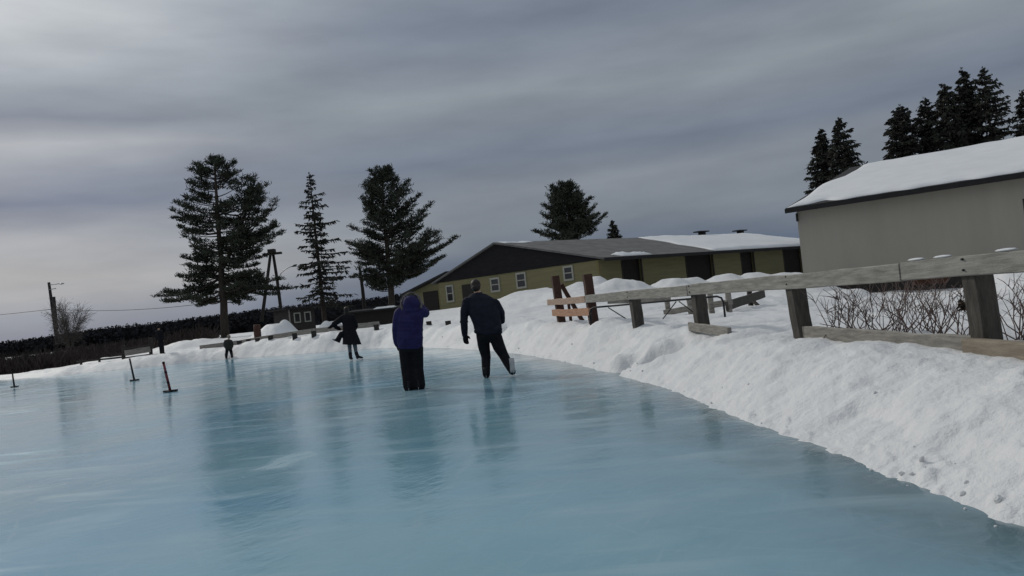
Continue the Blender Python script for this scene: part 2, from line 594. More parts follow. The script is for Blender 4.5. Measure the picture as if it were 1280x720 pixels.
ia_ = np.concatenate([np.linspace(R(-40), R(41), 330), np.linspace(R(41), R(320), 120)[1:-1]])
ir = np.concatenate([[.001], np.geomspace(1.2, 60, 360)])
ix, iy = polar(ia_, ir)
idd = edge_dist(ix, iy)
na, nr = ix.shape
co = np.stack([ix, iy, np.zeros_like(ix)], -1).reshape(-1, 3)
I, J = np.meshgrid(np.arange(na), np.arange(nr - 1), indexing='ij'); I2 = (I + 1) % na
q = np.stack([I * nr + J, I2 * nr + J, I2 * nr + J + 1, I * nr + J + 1], -1).reshape(-1, 4)
q = q[idd.reshape(-1)[q].min(1) < .25][:, ::-1]
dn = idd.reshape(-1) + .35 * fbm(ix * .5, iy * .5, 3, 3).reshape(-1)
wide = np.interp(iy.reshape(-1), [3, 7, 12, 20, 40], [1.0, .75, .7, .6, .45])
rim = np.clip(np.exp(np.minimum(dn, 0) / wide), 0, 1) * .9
p0 = G(345, 582); p1 = G(378, 568)
sd, t = seg_d(ix, iy, p0, p1)
wv = fbm(ix * 3, iy * 3, 3, 9) * .12
frost = sstep(.26, .12, sd + wv).reshape(-1) * .5
for a, c, w in (((300, 540), (345, 533), .08), ((365, 452), (385, 450.5), .14), ((300, 690), (380, 670), .06), ((130, 660), (160, 650), .07),
                ((520, 660), (535, 615), .04), ((560, 610), (600, 560), .04), ((500, 500), (535, 490), .15), ((600, 520), (640, 512), .06), ((400, 470), (425, 463), .1)):
    s2, _ = seg_d(ix, iy, G(*a), G(*c))
    frost = np.maximum(frost, (sstep(w, w * .3, s2 + wv * .4) * .24).reshape(-1))
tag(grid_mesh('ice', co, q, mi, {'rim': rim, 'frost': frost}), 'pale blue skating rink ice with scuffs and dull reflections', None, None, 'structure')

# snow crumbs broken off along the foot of the bank
crumb = MB()
Es = np.array(E)
for i in range(120):
    k = rng.integers(0, len(edge_px) + 2)
    a = Vector((*[(edge + edge)[k + 3][j] for j in (0, 1)], 0)); c = Vector((*[(edge + edge)[k + 4][j] for j in (0, 1)], 0))
    if a.y > 26 or a.y < 1.5: continue
    p = a.lerp(c, rng.random()); nrm = Vector((c.y - a.y, a.x - c.x, 0)).normalized()
    off = abs(rng.normal(0, .28)) - .10
    p = p + nrm * off
    s = .006 + .022 * rng.random() ** 3
    z = max(0, H(p.x, p.y))
    ax = Vector(rng.normal(size=3)).normalized(); bx = ax.orthogonal().normalized(); cx = ax.cross(bx)
    crumb.ellipsoid((p.x, p.y, z + s * .3), ax * s * 1.3, bx * s, cx * s * .8, 6, 4)
tag(crumb.build('snow_crumbs', M['snow']), 'small crumbs of snow along the foot of the bank', None, None, 'stuff')


# ------------------------------------------------------------------ beams
def beam(mb, a, b_, w, h, side=None, n=6, jit=.006, ends=(0, 0)):
    """a rough sawn timber from a to b_, width w along side, height h"""
    a = Vector(a); b_ = Vector(b_)
    d = (b_ - a).normalized()
    s = Vector(side) if side is not None else Vector((1, 0, 0))
    s = (s - d * s.dot(d)).normalized(); t = d.cross(s)
    vs = []; fs = []
    ch = min(w, h) * .12
    prof = [(-w / 2 + ch, -h / 2), (w / 2 - ch, -h / 2), (w / 2, -h / 2 + ch), (w / 2, h / 2 - ch), (w / 2 - ch, h / 2), (-w / 2 + ch, h / 2), (-w / 2, h / 2 - ch), (-w / 2, -h / 2 + ch)]
    for i in range(n + 1):
        c = a.lerp(b_, i / n) + s * random.uniform(-jit, jit) + t * random.uniform(-jit, jit)
        for x, y in prof:
            vs.append(c + s * (x + random.uniform(-jit, jit) * .5) + t * (y + random.uniform(-jit, jit) * .5))
    for i in range(n):
        for k in range(8):
            fs.append((i * 8 + k, i * 8 + (k + 1) % 8, (i + 1) * 8 + (k + 1) % 8, (i + 1) * 8 + k))
    fs.append(tuple(reversed(range(8)))); fs.append(tuple(n * 8 + k for k in range(8)))
    mb.add(vs, fs)
    return mb


# ------------------------------------------------------------------ the fence on the bank
fdir = (fence_xy(5) - fence_xy(0)).normalized()
fside = Vector((-fdir.y, fdir.x, 0))            # towards the rink
if fside.x > 0: fside = -fside
v = fence_xy(1)
fence = empty('wooden_fence', (v.x, v.y, H(v.x, v.y)), 'weathered grey wooden post and rail fence on top of the near snow bank', 'fence')
lean = fdir * 0 + Vector((-.045, 0, 0))
for k in range(-1, 6):
    p = fence_xy(k); z = H(p.x, p.y)
    top = 1.19
    w = .185
    if k == 4: top = 1.72; w = .19
    if k == 5: top = 1.83; w = .19
    ln = (-.09 if k in (1,) else -.05) * (top - z)
    mb = MB()
    beam(mb, (p.x, p.y, z - .5), (p.x + ln, p.y, top), w, w, fside, 6, .006)
    lab = {4: 'dark post sticking up above the rail', 5: 'dark end post sticking up above the rail'}.get(k)
    mb.build('post', M['post'] if k < 4 else M['red_wood'], fence, label=lab)


def fpt(k, z, off):
    p = fence_xy(0) + (fence_xy(1) - fence_xy(0)) * k + fside * off
    return Vector((p.x, p.y, z))


railspans = [(-2.2, .28, .0), (.292, 2.03, .0), (2.04, 4.0, .0), (4.01, 5.25, .0)]
for i, (a, c, dz) in enumerate(railspans):
    mb = MB()
    za = 1.205 - .0 * a; zc = 1.205
    beam(mb, fpt(a, 1.18 if i else 1.19, .135), fpt(c, 1.185 - .01 * (i == 3), .135), .06, .168 if i < 3 else .15, fside, 10, .006)
    if i == 3:
        mb.build('rail', mat('pinkish_wood', (.34, .24, .18), .85, .25, 4, .4, 30, stretch=(1, 1, 6)), fence, label='pinkish tan end rail')
    else:
        mb.build('rail', M['rail'], fence)
mb = MB(); beam(mb, fpt(3.95, .90, .13), fpt(5.12, .90, .13), .05, .17, fside, 6, .006)
mb.build('rail', M['tan_wood'], fence, label='short orange tan lower rail')
# lower boards, half buried in the snow
mb = MB(); beam(mb, fpt(-2.0, .40, .14), fpt(.03, .47, .14), .10, .22, fside, 8, .008)
mb.build('lower_board', M['tan_grey'], fence, label='thick tan lower board with a broken end')
mb = MB(); beam(mb, fpt(.05, .50, .02), fpt(1.0, .57, .06), .06, .17, fside, 8, .006)
mb.build('lower_board', M['wood'], fence)
mb = MB(); beam(mb, fpt(1.55, .57, .20), fpt(2.06, .63, .15), .06, .13, fside, 5, .006)
mb.build('lower_board', M['wood'], fence)
# slanted brace against the end post
pe = fence_xy(5)
mb = MB(); beam(mb, (pe.x + .08, pe.y + .18, 1.62), (pe.x + .55, pe.y + .55, .62), .10, .14, fside, 4, .004)
beam(mb, (pe.x + .22, pe.y + .25, 1.2), (pe.x + .24, pe.y + .25, .55), .07, .07, fside, 3, .004)
mb.build('brace', M['red_wood'], fence)
mb = MB()
for k0 in (-.15, .10, .22):
    p = fpt(k0, 1.285, .12)
    MB().ellipsoid(p, fdir * .12, fside * .028, Vector((0, 0, .014)), 8, 4).build('snow_cap', M['roof_snow'], fence, True)
mb = MB()
for k0 in (0, 1, 2, 3):
    p = fpt(k0, 1.2, .17)
    for dz in (-.045, .045):
        MB().loft([(p + Vector((0, 0, dz)) - fside * .01, Vector((0, 0, .011)), fdir * .011), (p + Vector((0, 0, dz)) + fside * .008, Vector((0, 0, .009)), fdir * .009)], 8).build('bolt', M['steel'], fence)

# ------------------------------------------------------------------ tubular gate and small corral fence behind it
ga = P(735, 371, 17.2); gb = P(903, 365.5, 15.0)
gdv = (gb - ga); gdv.z = 0; gl = gdv.length; gdv.normalize()
ztop = .99
a0 = Vector((ga.x, ga.y, ztop)); b0 = Vector((gb.x, gb.y, ztop))
gate = empty('metal_gate', (a0.lerp(b0, .5).x, a0.lerp(b0, .5).y, H(a0.lerp(b0, .5).x, a0.lerp(b0, .5).y)), 'black tubular metal gate standing in the snow behind the fence', 'gate')
zg = lambda p: H(p.x, p.y) - .06


def down(p, z): return Vector((p.x, p.y, z))


mb = MB()
cn = [down(a0, zg(a0)), down(a0, ztop - .12), a0 + gdv * .04 + Vector((0, 0, -.03)), a0 + gdv * .12, b0 - gdv * .12, b0 - gdv * .035 + Vector((0, 0, -.035)), down(b0, ztop - .12), down(b0, zg(b0))]
mb.tube(cn, .02, 8)
mb.build('gate_frame', M['steel'], gate, True)
lrp = lambda t: a0.lerp(b0, t)
mid = lrp(.41)
MB().tube([down(mid, zg(mid)), mid - Vector((0, 0, .005))], .017, 8).build('upright', M['steel'], gate, True)
for t0, t1 in ((.02, .0), (.16, .32), (.68, .53), (.70, .86)):
    p0 = lrp(t0); p1 = lrp(t1)
    MB().tube([p0 - Vector((0, 0, .03)), down(p1, zg(p1))], .012, 6).build('brace', M['steel'], gate, True)

cor = empty('corral_fence', P(890, 395, 19) * 1, 'small weathered corral fence of short posts and rails, behind the gate', 'fence')
for px, yt, yb, D in ((836, 371, 398, 18.5), (864, 373, 394, 18), (889, 356, 393, 17.5), (912, 356, 398, 17), (938, 352, 384, 20)):
    t = P(px - 3, yt, D); g = P(px + 1, yb, D); g.z = H(g.x, g.y) - .15
    mb = MB(); beam(mb, g, t, .11, .11, (1, 0, 0), 4, .005); mb.build('post', M['wood'] if px != 938 else M['dark_wood'], cor)
for a, c, hh, m in (((830, 391, 18.4), (905, 379, 17.4), .13, 'wood'), ((870, 384, 17.9), (915, 377, 17.0), .12, 'wood'), ((908, 383, 16.9), (955, 367, 20.5), .20, 'post'), ((760, 377, 19.5), (838, 374, 18.4), .11, 'wood')):
    mb = MB(); beam(mb, P(*a), P(*c), .05, hh, (0, 1, 0), 6, .005); mb.build('rail', M[m], cor)
mb = MB(); beam(mb, P(937, 372, 20), P(951, 385, 19.4), .07, .07, (0, 1, 0), 3, .004); mb.build('brace', M['dark_wood'], cor)

# ------------------------------------------------------------------ fence round the far end
ff = empty('rink_fence', P(350, 424, 38.4), 'low grey rail fence with stub posts along the far end of the rink', 'fence')
rp = [(250, 434.5, 40.8), (296, 428.5, 40.2), (345, 420.5, 38.8), (395, 413.3, 36.6), (428, 409.8, 35.4), (474, 404.8, 34.8)]
for (a, c) in zip(rp[:-1], rp[1:]):
    mb = MB(); beam(mb, P(*a), P(*c), .06, .22, (0, 1, 0), 6, .008); mb.build('rail', M['wood'], ff)
for px, py, D in ((299, 430, 39.3), (310, 428, 39.1), (322, 426.5, 38.6), (338, 423.5, 38.0), (368, 420.5, 36.7), (392, 417.5, 35.8), (470, 408.5, 34.3), (536, 404.5, 31.6), (560, 404, 30.2)):
    a = P(px, py - 4 if px < 430 else py - 3, D); b_ = P(px, py + 4, D)
    mb = MB(); beam(mb, a, (a.x, a.y, b_.z - .35), .2, .2, (1, 0, 0), 3, .01); mb.build('post', M['dark_wood'], ff)

# panel and low rail at the left of the far end
lp = empty('board_panel', P(172, 446, 43), 'grey board panel between two dark posts at the far rim', 'fence panel')
for px, yt, yb in ((155, 432, 449), (189, 422, 446)):
    a = P(px - 1, yt, 43); b_ = P(px, yb + 4, 43)
    mb = MB(); beam(mb, b_, a, .15, .15, (1, 0, 0), 4, .008); mb.build('post', M['dark_wood'], lp)
mb = MB(); beam(mb, P(156, 441.5, 42.9), P(188, 436.5, 42.9), .04, .30, (0, 1, 0), 4, .004); mb.build('board', M['wood'], lp)
mb = MB(); beam(mb, P(156, 436, 42.85), P(188, 431.5, 42.85), .06, .09, (0, 1, 0), 4, .004); beam(mb, P(156, 447.5, 42.85), P(188, 443, 42.85), .06, .08, (0, 1, 0), 4, .004)
mb.build('rail', M['dark_wood'], lp)
lr = empty('low_rail', P(138, 450, 43), 'thin dark low rail on short posts left of the board panel', 'rail')
mb = MB(); beam(mb, P(96, 452.5, 44), P(153, 446.5, 43.2), .05, .09, (0, 1, 0), 6, .008); mb.build('rail', M['dark_wood'], lr)
for px, py in ((124, 450), (101, 452.5)):
    a = P(px, py - 3, 43.7); mb = MB(); beam(mb, a, a - Vector((0, 0, .6)), .1, .1, (1, 0, 0), 3, .006); mb.build('post', M['dark_wood'], lr)

# ------------------------------------------------------------------ marker poles on the ice
mk_labels = ['red and black marker pole with a wide flat foot, nearest of three on the ice', 'thin dark marker pole between the nearest and the leftmost one on the ice', 'short dark marker pole standing alone near the left end of the ice']
for i, (bx, by, tx, ty, hw) in enumerate(((213, 490, 204, 452, 8), (168, 476, 162, 448, 5), (18, 484, 15.5, 467, 4))):
    g = G(bx, by); D = g.y
    t = P(tx, ty, D)
    o = empty('marker_pole', g, mk_labels[i], 'marker pole', 'marker poles standing on the ice')
    s = D / F
    mb = MB()
    n = 6
    MB().tube([g + Vector((0, 0, .02)), g.lerp(t, .5), t], [.034, .031, .028], 8).build('pole', M['red_pole'] if i == 0 else M['dark_wood'], o, True)
    if i == 0:
        for u in (.28, .62, .93):
            p = g.lerp(t, u)
            MB().tube([p, g.lerp(t, u + .06)], .0345, 8).build('band', M['black_cloth'], o, True)
    w = hw * s
    mb.box(g + Vector((-w, -.05, .003)), (2 * w, .06, 0), (-.015, .10, 0), (0, 0, .045))
    mb.box(g + Vector((-.05, -w, .004)), (.1, 0, 0), (0, 2 * w, 0), (0, 0, .034))
    mb.build('foot', M['steel'], o)

# ------------------------------------------------------------------ yellow building
ZE = 3.47
cC = Vector(((745 - 640) / F * 50, 50, 0)); cC.x = P(745, 323, 50).x + .12
lE = P(548, 352, 61.6); lE.z = 0
a_ = (lE - cC); GW = a_.length; a_.normalize()
b_d = Vector((a_.y, -a_.x, 0))
if b_d.x < 0: b_d = -b_d
UP = Vector((0, 0, 1))
bld = empty('yellow_building', (cC.x, cC.y, 1.5), 'long low yellow building with a black gable and a partly snowy grey roof', 'building')
LONG1, LONG2 = 10.0, 34.0
ZB = 0.3


def bp_(s, t, z):          # s along the gable wall, t along the long wall
    p = cC + a_ * s + b_d * t
    return Vector((p.x, p.y, z))


def t_at(px, py=330):      # place along the long wall seen at a pixel column
    lo, hi = -2, 60
    for _ in range(50):
        m = (lo + hi) / 2
        p = bp_(0, m, 2.6) - Vector((0, 0, CAMZ))
        x = 640 + F * p.dot(CR) / p.dot(fw)
        if x < px: lo = m
        else: hi = m
    return lo


def s_at(px, z=2.5):
    lo, hi = -2, GW + 5
    for _ in range(50):
        m = (lo + hi) / 2
        p = bp_(m, 0, z) - Vector((0, 0, CAMZ))
        x = 640 + F * p.dot(CR) / p.dot(fw)
        if x > px: lo = m
        else: hi = m
    return lo


ops = [(t_at(777), t_at(803)), (t_at(857), t_at(892)), (t_at(926), t_at(943)), (t_at(979), t_at(1003))]
wall = MB()
prev = .25
for i, (o0, o1) in enumerate(ops + [(LONG2, LONG2)]):
    MB().box(bp_(0, prev, ZB), b_d * (o0 - prev), a_ * .25, UP * (ZE - ZB)).build('wall', M['yellow'], bld)
    if i < 4: prev = o1
wall.box(bp_(0, 0, ZB), a_ * GW, b_d * .25, UP * (ZE - ZB))
MB().box(bp_(GW - .25, .26, ZB), a_ * .25, b_d * 20, UP * (ZE - ZB)).build('wall', M['yellow'], bld)
wall.build('wall', M['yellow'], bld)
for i, (o0, o1) in enumerate(ops):
    MB().box(bp_(.252, o0 - .4, ZB), b_d * (o1 - o0 + .8), a_ * .1, UP * (ZE - ZB)).build('door', M['brown'], bld)
    for tt in (o0 + .002, o1 - .102):
        MB().box(bp_(-.03, tt, ZB), b_d * .1, a_ * .06, UP * (ZE - ZB - .01)).build('door_trim', M['dark_wood'], bld)
# gable
AP = .57
ZR = 5.50
gb_ = MB()
o = -.05
gv = [bp_(-.35, o, ZE - .12), bp_(GW + .35, o, ZE - .12), bp_(GW * AP, o, ZR)]
gv2 = [p + b_d * .12 for p in gv]
gb_.add(gv + gv2, [(0, 1, 2), (5, 4, 3), (0, 3, 4, 1), (1, 4, 5, 2), (2, 5, 3, 0)])
gb_.build('gable', M['black_clad'], bld)
# roofs


def slope(mb, t0, t1, s0, z0, s1, z1, th):
    p = [bp_(s0, t0, z0), bp_(s1, t0, z1), bp_(s1, t1, z1), bp_(s0, t1, z0)]
    mb.add(p + [x + UP * th for x in p], [(0, 1, 2, 3), (7, 6, 5, 4), (0, 4, 5, 1), (1, 5, 6, 2), (2, 6, 7, 3), (3, 7, 4, 0)])


rf = MB()
k_sl = (ZR - ZE) / (GW * AP)
slope(rf, -.25, LONG2, -.7, ZE - .7 * k_sl, GW * AP, ZR, .12)
k2 = (ZR - ZE) / (GW * (1 - AP))
slope(rf, -.25, LONG2, GW * AP + .001, ZR, GW + .6, ZE - .6 * k2, .12)
rf.build('roof', M['grey_roof'], bld)
MB().box(bp_(-.74, -.26, ZE - .7 * k_sl - .1), b_d * LONG2, a_ * .035, UP * .21).build('fascia', M['fascia'], bld)


def snow_sheet(name, parent, fn, nu, nv, thick, m, seed, edge_w=.12):
    """fn(u,v)->(point, normal up): a sheet of settled snow with thinned, ragged edges"""
    mb = MB(); top = []; bot = []
    for i in range(nu + 1):
        for j in range(nv + 1):
            u, v_ = i / nu, j / nv
            p = fn(u, v_)
            e = min(u, 1 - u, v_, 1 - v_)
            n_ = float(fbm(np.array([u * 9 + seed]), np.array([v_ * 5 + seed]), 3, seed)[0])
            h = thick * (min(1, e / edge_w) ** .5 * .8 + .2) * (1 + .6 * n_)
            top.append(p + UP * max(h, .02)); bot.append(p + UP * .0)
    n = len(top); W = nv + 1
    fs = []
    for i in range(nu):
        for j in range(nv):
            a = i * W + j
            fs.append((a, a + W, a + W + 1, a + 1)); fs.append((n + a, n + a + 1, n + a + W + 1, n + a + W))
    for i in range(nu):
        for j in (0, nv):
            a = i * W + j; fs.append((a, a + W, n + a + W, n + a))
    for j in range(nv):
        for i in (0, nu):
            a = i * W + j; fs.append((a, a + 1, n + a + 1, n + a))
    mb.add(top + bot, fs)
    return mb.build(name, m, parent, True)


tA = t_at(858)


def t_ridge(px):
    lo, hi = 0, 60
    for _ in range(50):
        m_ = (lo + hi) / 2
        p = bp_(GW * AP, m_, ZR + .1) - Vector((0, 0, CAMZ))
        if 640 + F * p.dot(CR) / p.dot(fw) < px: lo = m_
        else: hi = m_
    return lo


tR = t_ridge(796); tE = t_at(884)


def f_sn(u, v_):
    # bare boundary runs diagonally from the ridge to the eave
    tstart = tR + (tE - tR) * (1 - v_) ** 1.2
    tstart = tstart + .7 * float(vnoise(np.array([v_ * 7.0]), np.array([.3]), 5)[0])
    t = tstart + (LONG2 - tstart) * u
    s = -.68 + (GW * AP + .68) * v_
    return bp_(s, t, ZE - .7 * k_sl + (s + .7) * k_sl + .125)


snow_sheet('roof_snow', bld, f_sn, 46, 14, .17, M['roof_snow'], 4, .07)


def f_sn2(u, v_):
    t = 1.6 + 3.2 * u; s = -.66 + (.9 + .25 * math.sin(u * 7)) * v_
    return bp_(s, t, ZE - .7 * k_sl + (s + .7) * k_sl + .125)


snow_sheet('roof_snow', bld, f_sn2, 16, 6, .16, M['roof_snow'], 9, .3)


def f_sn3(u, v_):
    t = .1 + 3.0 * u; s = GW * AP - .9 + .75 * v_ + .2 * math.sin(u * 9)
    return bp_(s, t, ZE - .7 * k_sl + (s + .7) * k_sl + .125)


snow_sheet('roof_snow', bld, f_sn3, 12, 5, .05, M['roof_snow'], 13, .3)
for px in (877, 925):
    # ridge vents poking out of the snow
    lo, hi = 0, 60
    for _ in range(50):
        m_ = (lo + hi) / 2
        p = bp_(GW * AP, m_, ZR + .5) - Vector((0, 0, CAMZ))
        if 640 + F * p.dot(CR) / p.dot(fw) < px: lo = m_
        else: hi = m_
    mb = MB(); mb.box(bp_(GW * AP - .3, lo - .3, ZR + .05), b_d * .5, a_ * .5, UP * .38)
    mb.box(bp_(GW * AP - .4, lo - .8, ZR + .43), b_d * 1.5, a_ * .8, UP * .10)
    mb.build('roof_vent', M['fascia'], bld)


def window(parent, sc, zc, w, h, sash=True):
    o0 = bp_(sc + w / 2, 0, zc - h / 2)
    o0 = bp_(sc - w / 2, -.004, zc - h / 2)
    fr = MB(); t = .13
    d = -b_d * .07
    fr.box(o0 - a_ * t - UP * t, a_ * (w + 2 * t), d, UP * t)
    fr.box(o0 - a_ * t + UP * h, a_ * (w + 2 * t), d, UP * t)
    fr.box(o0 - a_ * t, a_ * t, d * .96, UP * h)
    fr.box(o0 + a_ * w, a_ * t, d * .96, UP * h)
    f = fr.build('window', M['white_trim'], parent)
    MB().box(o0 + a_ * .001, a_ * (w - .002), -b_d * .02, UP * h).build('pane', M['glass'], f)
    sm = MB()
    if sash:
        sm.box(o0 + UP * h * .48 - b_d * .021, a_ * w, -b_d * .03, UP * .07)
        sm.build('sash', M['white_trim'], f)
    return f


def gable_z(px, py):       # height on the gable wall seen at a pixel
    d = ray(px, py)
    n = b_d
    t = (bp_(0, 0, 0) - Vector((0, 0, CAMZ))).dot(n) / d.dot(n)
    return (Vector((0, 0, CAMZ)) + d * t)


for px, py, w, h in ((563, 367, .62, 1.05), (619.5, 356, .72, .78), (652, 350.5, .72, .85), (711, 341.5, .62, .72)):
    p = gable_z(px, py)
    window(bld, (p - bp_(0, 0, p.z)).dot(a_), p.z, w, h)
p = gable_z(585, 364)
s_ = (p - bp_(0, 0, p.z)).dot(a_)
fr = MB().box(bp_(s_ - .6, -.06, .9), a_ * 1.2, b_d * .055, UP * 2.05).build('door', M['brown'], bld)
MB().ellipsoid(bp_(s_ - .4, -.09, 1.95), a_ * .05, b_d * .05, UP * .05, 8, 6).build('handle', M['metal_grey'], fr, True)
# corner boards
MB().box(bp_(-.02, -.02, ZB), a_ * .16, -b_d * .015, UP * (ZE - ZB - .14)).build('corner_board', mat('ochre_board', (.16, .135, .055), .8, .1), bld)
# annex at the far left end
ax0 = 1.2
an = MB()
AW = 5.6
an.box(bp_(GW + .01, ax0, ZB), a_ * AW, b_d * .25, UP * (ZE - .5 - ZB))
an.box(bp_(GW + AW - .25, ax0 + .26, ZB), a_ * .25, b_d * 7, UP * (ZE - 1.0 - ZB))
g0 = bp_(GW + .01, ax0, ZE - .499)
an.add([bp_(GW + .01, ax0, ZE - .499), bp_(GW + AW - .3, ax0, ZE - .499), bp_(GW + .01, ax0, ZE + .55), bp_(GW + .01, ax0 + .2, ZE - .499), bp_(GW + AW - .3, ax0 + .2, ZE - .499), bp_(GW + .01, ax0 + .2, ZE + .55)],
       [(0, 1, 2), (5, 4, 3), (0, 3, 4, 1), (1, 4, 5, 2), (2, 5, 3, 0)])
an.build('annex_wall', M['yellow'], bld)
ar = MB()
pp = [bp_(GW - .1, ax0 - .5, ZE + .57), bp_(GW + AW + .5, ax0 - .5, ZE - .72), bp_(GW + AW + .5, ax0 + 8, ZE - .72), bp_(GW - .1, ax0 + 8, ZE + .57)]
ar.add(pp + [x + UP * .16 for x in pp], [(0, 1, 2, 3), (7, 6, 5, 4), (0, 4, 5, 1), (1, 5, 6, 2), (2, 6, 7, 3), (3, 7, 4, 0)])
ar.build('annex_roof', M['fascia'], bld)
snow_sheet('annex_snow', bld, lambda u, v_: pp[0].lerp(pp[3], .03 + .94 * u).lerp(pp[1].lerp(pp[2], .03 + .94 * u), .02 + .6 * v_) + UP * .161, 12, 8, .16, M['roof_snow'], 6)
MB().box(bp_(GW + 1.7, ax0 - .05, .9), a_ * 1.9, b_d * .045, UP * 1.95).build('door', M['brown'], bld)

# ------------------------------------------------------------------ grey shed at the right
s0 = P(988, 262, 35); s1 = P(1280, 218, 30)
ZS = (s0.z + s1.z) / 2
s0.x += .25
w0 = Vector((s0.x, s0.y, 0)); wd = Vector((s1.x, s1.y, 0)) - w0; wd.normalize()
wn = Vector((-wd.y, wd.x, 0))
if wn.y < 0: wn = -wn
SL = 19.0; SW = 12.0
ZW0 = 1.12
sh = empty('grey_shed', (w0.x, w0.y, .6), 'big grey shed with a snow covered roof and dark eaves beyond the fence', 'shed')


def sp(t, n, z):
    p = w0 + wd * t + wn * n
    return Vector((p.x, p.y, z))


d_win = 8.3
mb = MB()
mb.box(sp(0, 0, ZW0), wd * d_win, wn * .2, UP * (ZS - ZW0))
mb.box(sp(d_win + 1.6, 0, ZW0), wd * (SL - d_win - 1.6), wn * .2, UP * (ZS - ZW0))
mb.box(sp(d_win, 0, ZW0), wd * 1.6, wn * .2, UP * .75)
mb.box(sp(d_win, 0, 3.15), wd * 1.6, wn * .2, UP * (ZS - 3.15))
mb.box(sp(0, .21, ZW0), wd * .2, wn * (2 * SW - .2), UP * (ZS - ZW0))
ZRS = 6.65
mb.add([sp(0, 0, ZS), sp(0, 2 * SW, ZS), sp(0, SW, ZRS), sp(.2, 0, ZS), sp(.2, 2 * SW, ZS), sp(.2, SW, ZRS)], [(0, 1, 2), (5, 4, 3), (0, 3, 4, 1), (1, 4, 5, 2), (2, 5, 3, 0)])
mb.build('wall', M['shed_wall'], sh)
MB().box(sp(d_win, .1, ZW0 + .75), wd * 1.6, wn * .04, UP * 1.3).build('window', M['glass'], sh)
mb = MB().box(sp(.15, .35, .05), wd * (SL - .4), wn * .2, UP * (ZW0 - .051))
mb.build('foundation', M['dark_wood'], sh)
MB().box(sp(4.2, .30, .25), wd * 1.3, wn * .045, UP * .8).build('foundation_patch', mat('rust_board', (.07, .035, .022), .9, .3, 3), sh)
# roof slab
rm = MB()
kk = (ZRS - ZS) / SW
OV = .55
pr = [sp(-.3, -OV, ZS - OV * kk + .02), sp(SL, -OV, ZS - OV * kk + .02), sp(SL, SW, ZRS + .02), sp(-.3, SW, ZRS + .02)]
rm.add(pr + [x + UP * .14 for x in pr], [(3, 2, 1, 0), (4, 5, 6, 7), (0, 1, 5, 4), (1, 2, 6, 5), (2, 3, 7, 6), (3, 0, 4, 7)])
pr2 = [sp(-.3, SW + .002, ZRS + .02), sp(SL, SW + .002, ZRS + .02), sp(SL, 2 * SW + OV, ZS - OV * kk), sp(-.3, 2 * SW + OV, ZS - OV * kk)]
rm.add(pr2 + [x + UP * .14 for x in pr2], [(3, 2, 1, 0), (4, 5, 6, 7), (0, 1, 5, 4), (1, 2, 6, 5), (2, 3, 7, 6), (3, 0, 4, 7)])
rm.build('roof', M['fascia'], sh)
MB().box(sp(-.32, -OV - .03, ZS - OV * kk - .05), wd * SL, wn * .03, UP * .19).build('eave', M['fascia'], sh)
MB().tube([sp(.02, -.08, ZS - .2), sp(.02, -.08, ZS - .55)], .05, 8).build('pipe_stub', M['fascia'], sh, True)


def f_shed(u, v_):
    lo = -.22 + .55 * min(1, max(0, (v_ - .55) / .08)) + .12 * math.sin(v_ * 9)
    t = lo + (SL - lo) * u
    n = -OV + .10 + .5 * math.exp(-((t - 1.2) / .35) ** 2) * (1 - v_) + .06 * math.sin(t * 2.3) + .05 * math.sin(t * 5.1) + (SW + OV - .15) * v_
    return sp(t, n, ZS + n * kk + .165)


snow_sheet('roof_snow', sh, f_shed, 90, 30, .11, M['roof_snow'], 21, .02)

# ------------------------------------------------------------------ small dark hut, low shed, dark post
hut = empty('hut', P(376, 415, 61), 'small dark hut with two white framed windows, below the spruce', 'hut')
h0 = P(363, 413, 61); h1 = P(394, 410, 62.5)
hz0 = .5; hzt = P(376, 385.5, 61).z
hd = Vector((h1.x - h0.x, h1.y - h0.y, 0)); hl = hd.length; hd.normalize(); hn = Vector((-hd.y, hd.x, 0))
if hn.y < 0: hn = -hn
hb = Vector((h0.x, h0.y, hz0))
mb = MB().box(hb, hd * hl, hn * 2.4, UP * (hzt - hz0))
mb.build('wall', M['dark_wood'], hut)
mb = MB().box(hb - hd * .35 - hn * .25 + UP * (hzt - hz0 + .001), hd * (hl + .9), hn * 3, UP * .12)
mb.build('roof', M['fascia'], hut)
MB().box(hb - hd * .02 - hn * .03, hd * .1, hn * .028, UP * (hzt - hz0 - .02)).build('corner_board', M['wood'], hut)
for cx in (.34, .76):
    wv_ = hb + hd * (hl * cx - .26) + UP * ((hzt - hz0) - .98) - hn * .004
    fr = MB(); w, h, t = .40, .62, .08
    fr.box(wv_ - hd * t - UP * t, hd * (w + 2 * t), -hn * .05, UP * t); fr.box(wv_ - hd * t + UP * h, hd * (w + 2 * t), -hn * .05, UP * t)
    fr.box(wv_ - hd * t, hd * t, -hn * .048, UP * h); fr.box(wv_ + hd * w, hd * t, -hn * .048, UP * h)
    f = fr.build('window', M['white_trim'], hut)
    MB().box(wv_ + hd * .001, hd * (w - .002), -hn * .015, UP * h).build('pane', M['glass'], f)
mb = MB().box(hb + hd * (hl + .01) + hn * 1.4, hd * .9, hn * .9, UP * (hzt - hz0 - .55))
mb.build('lean_to', M['dark_wood'], hut)

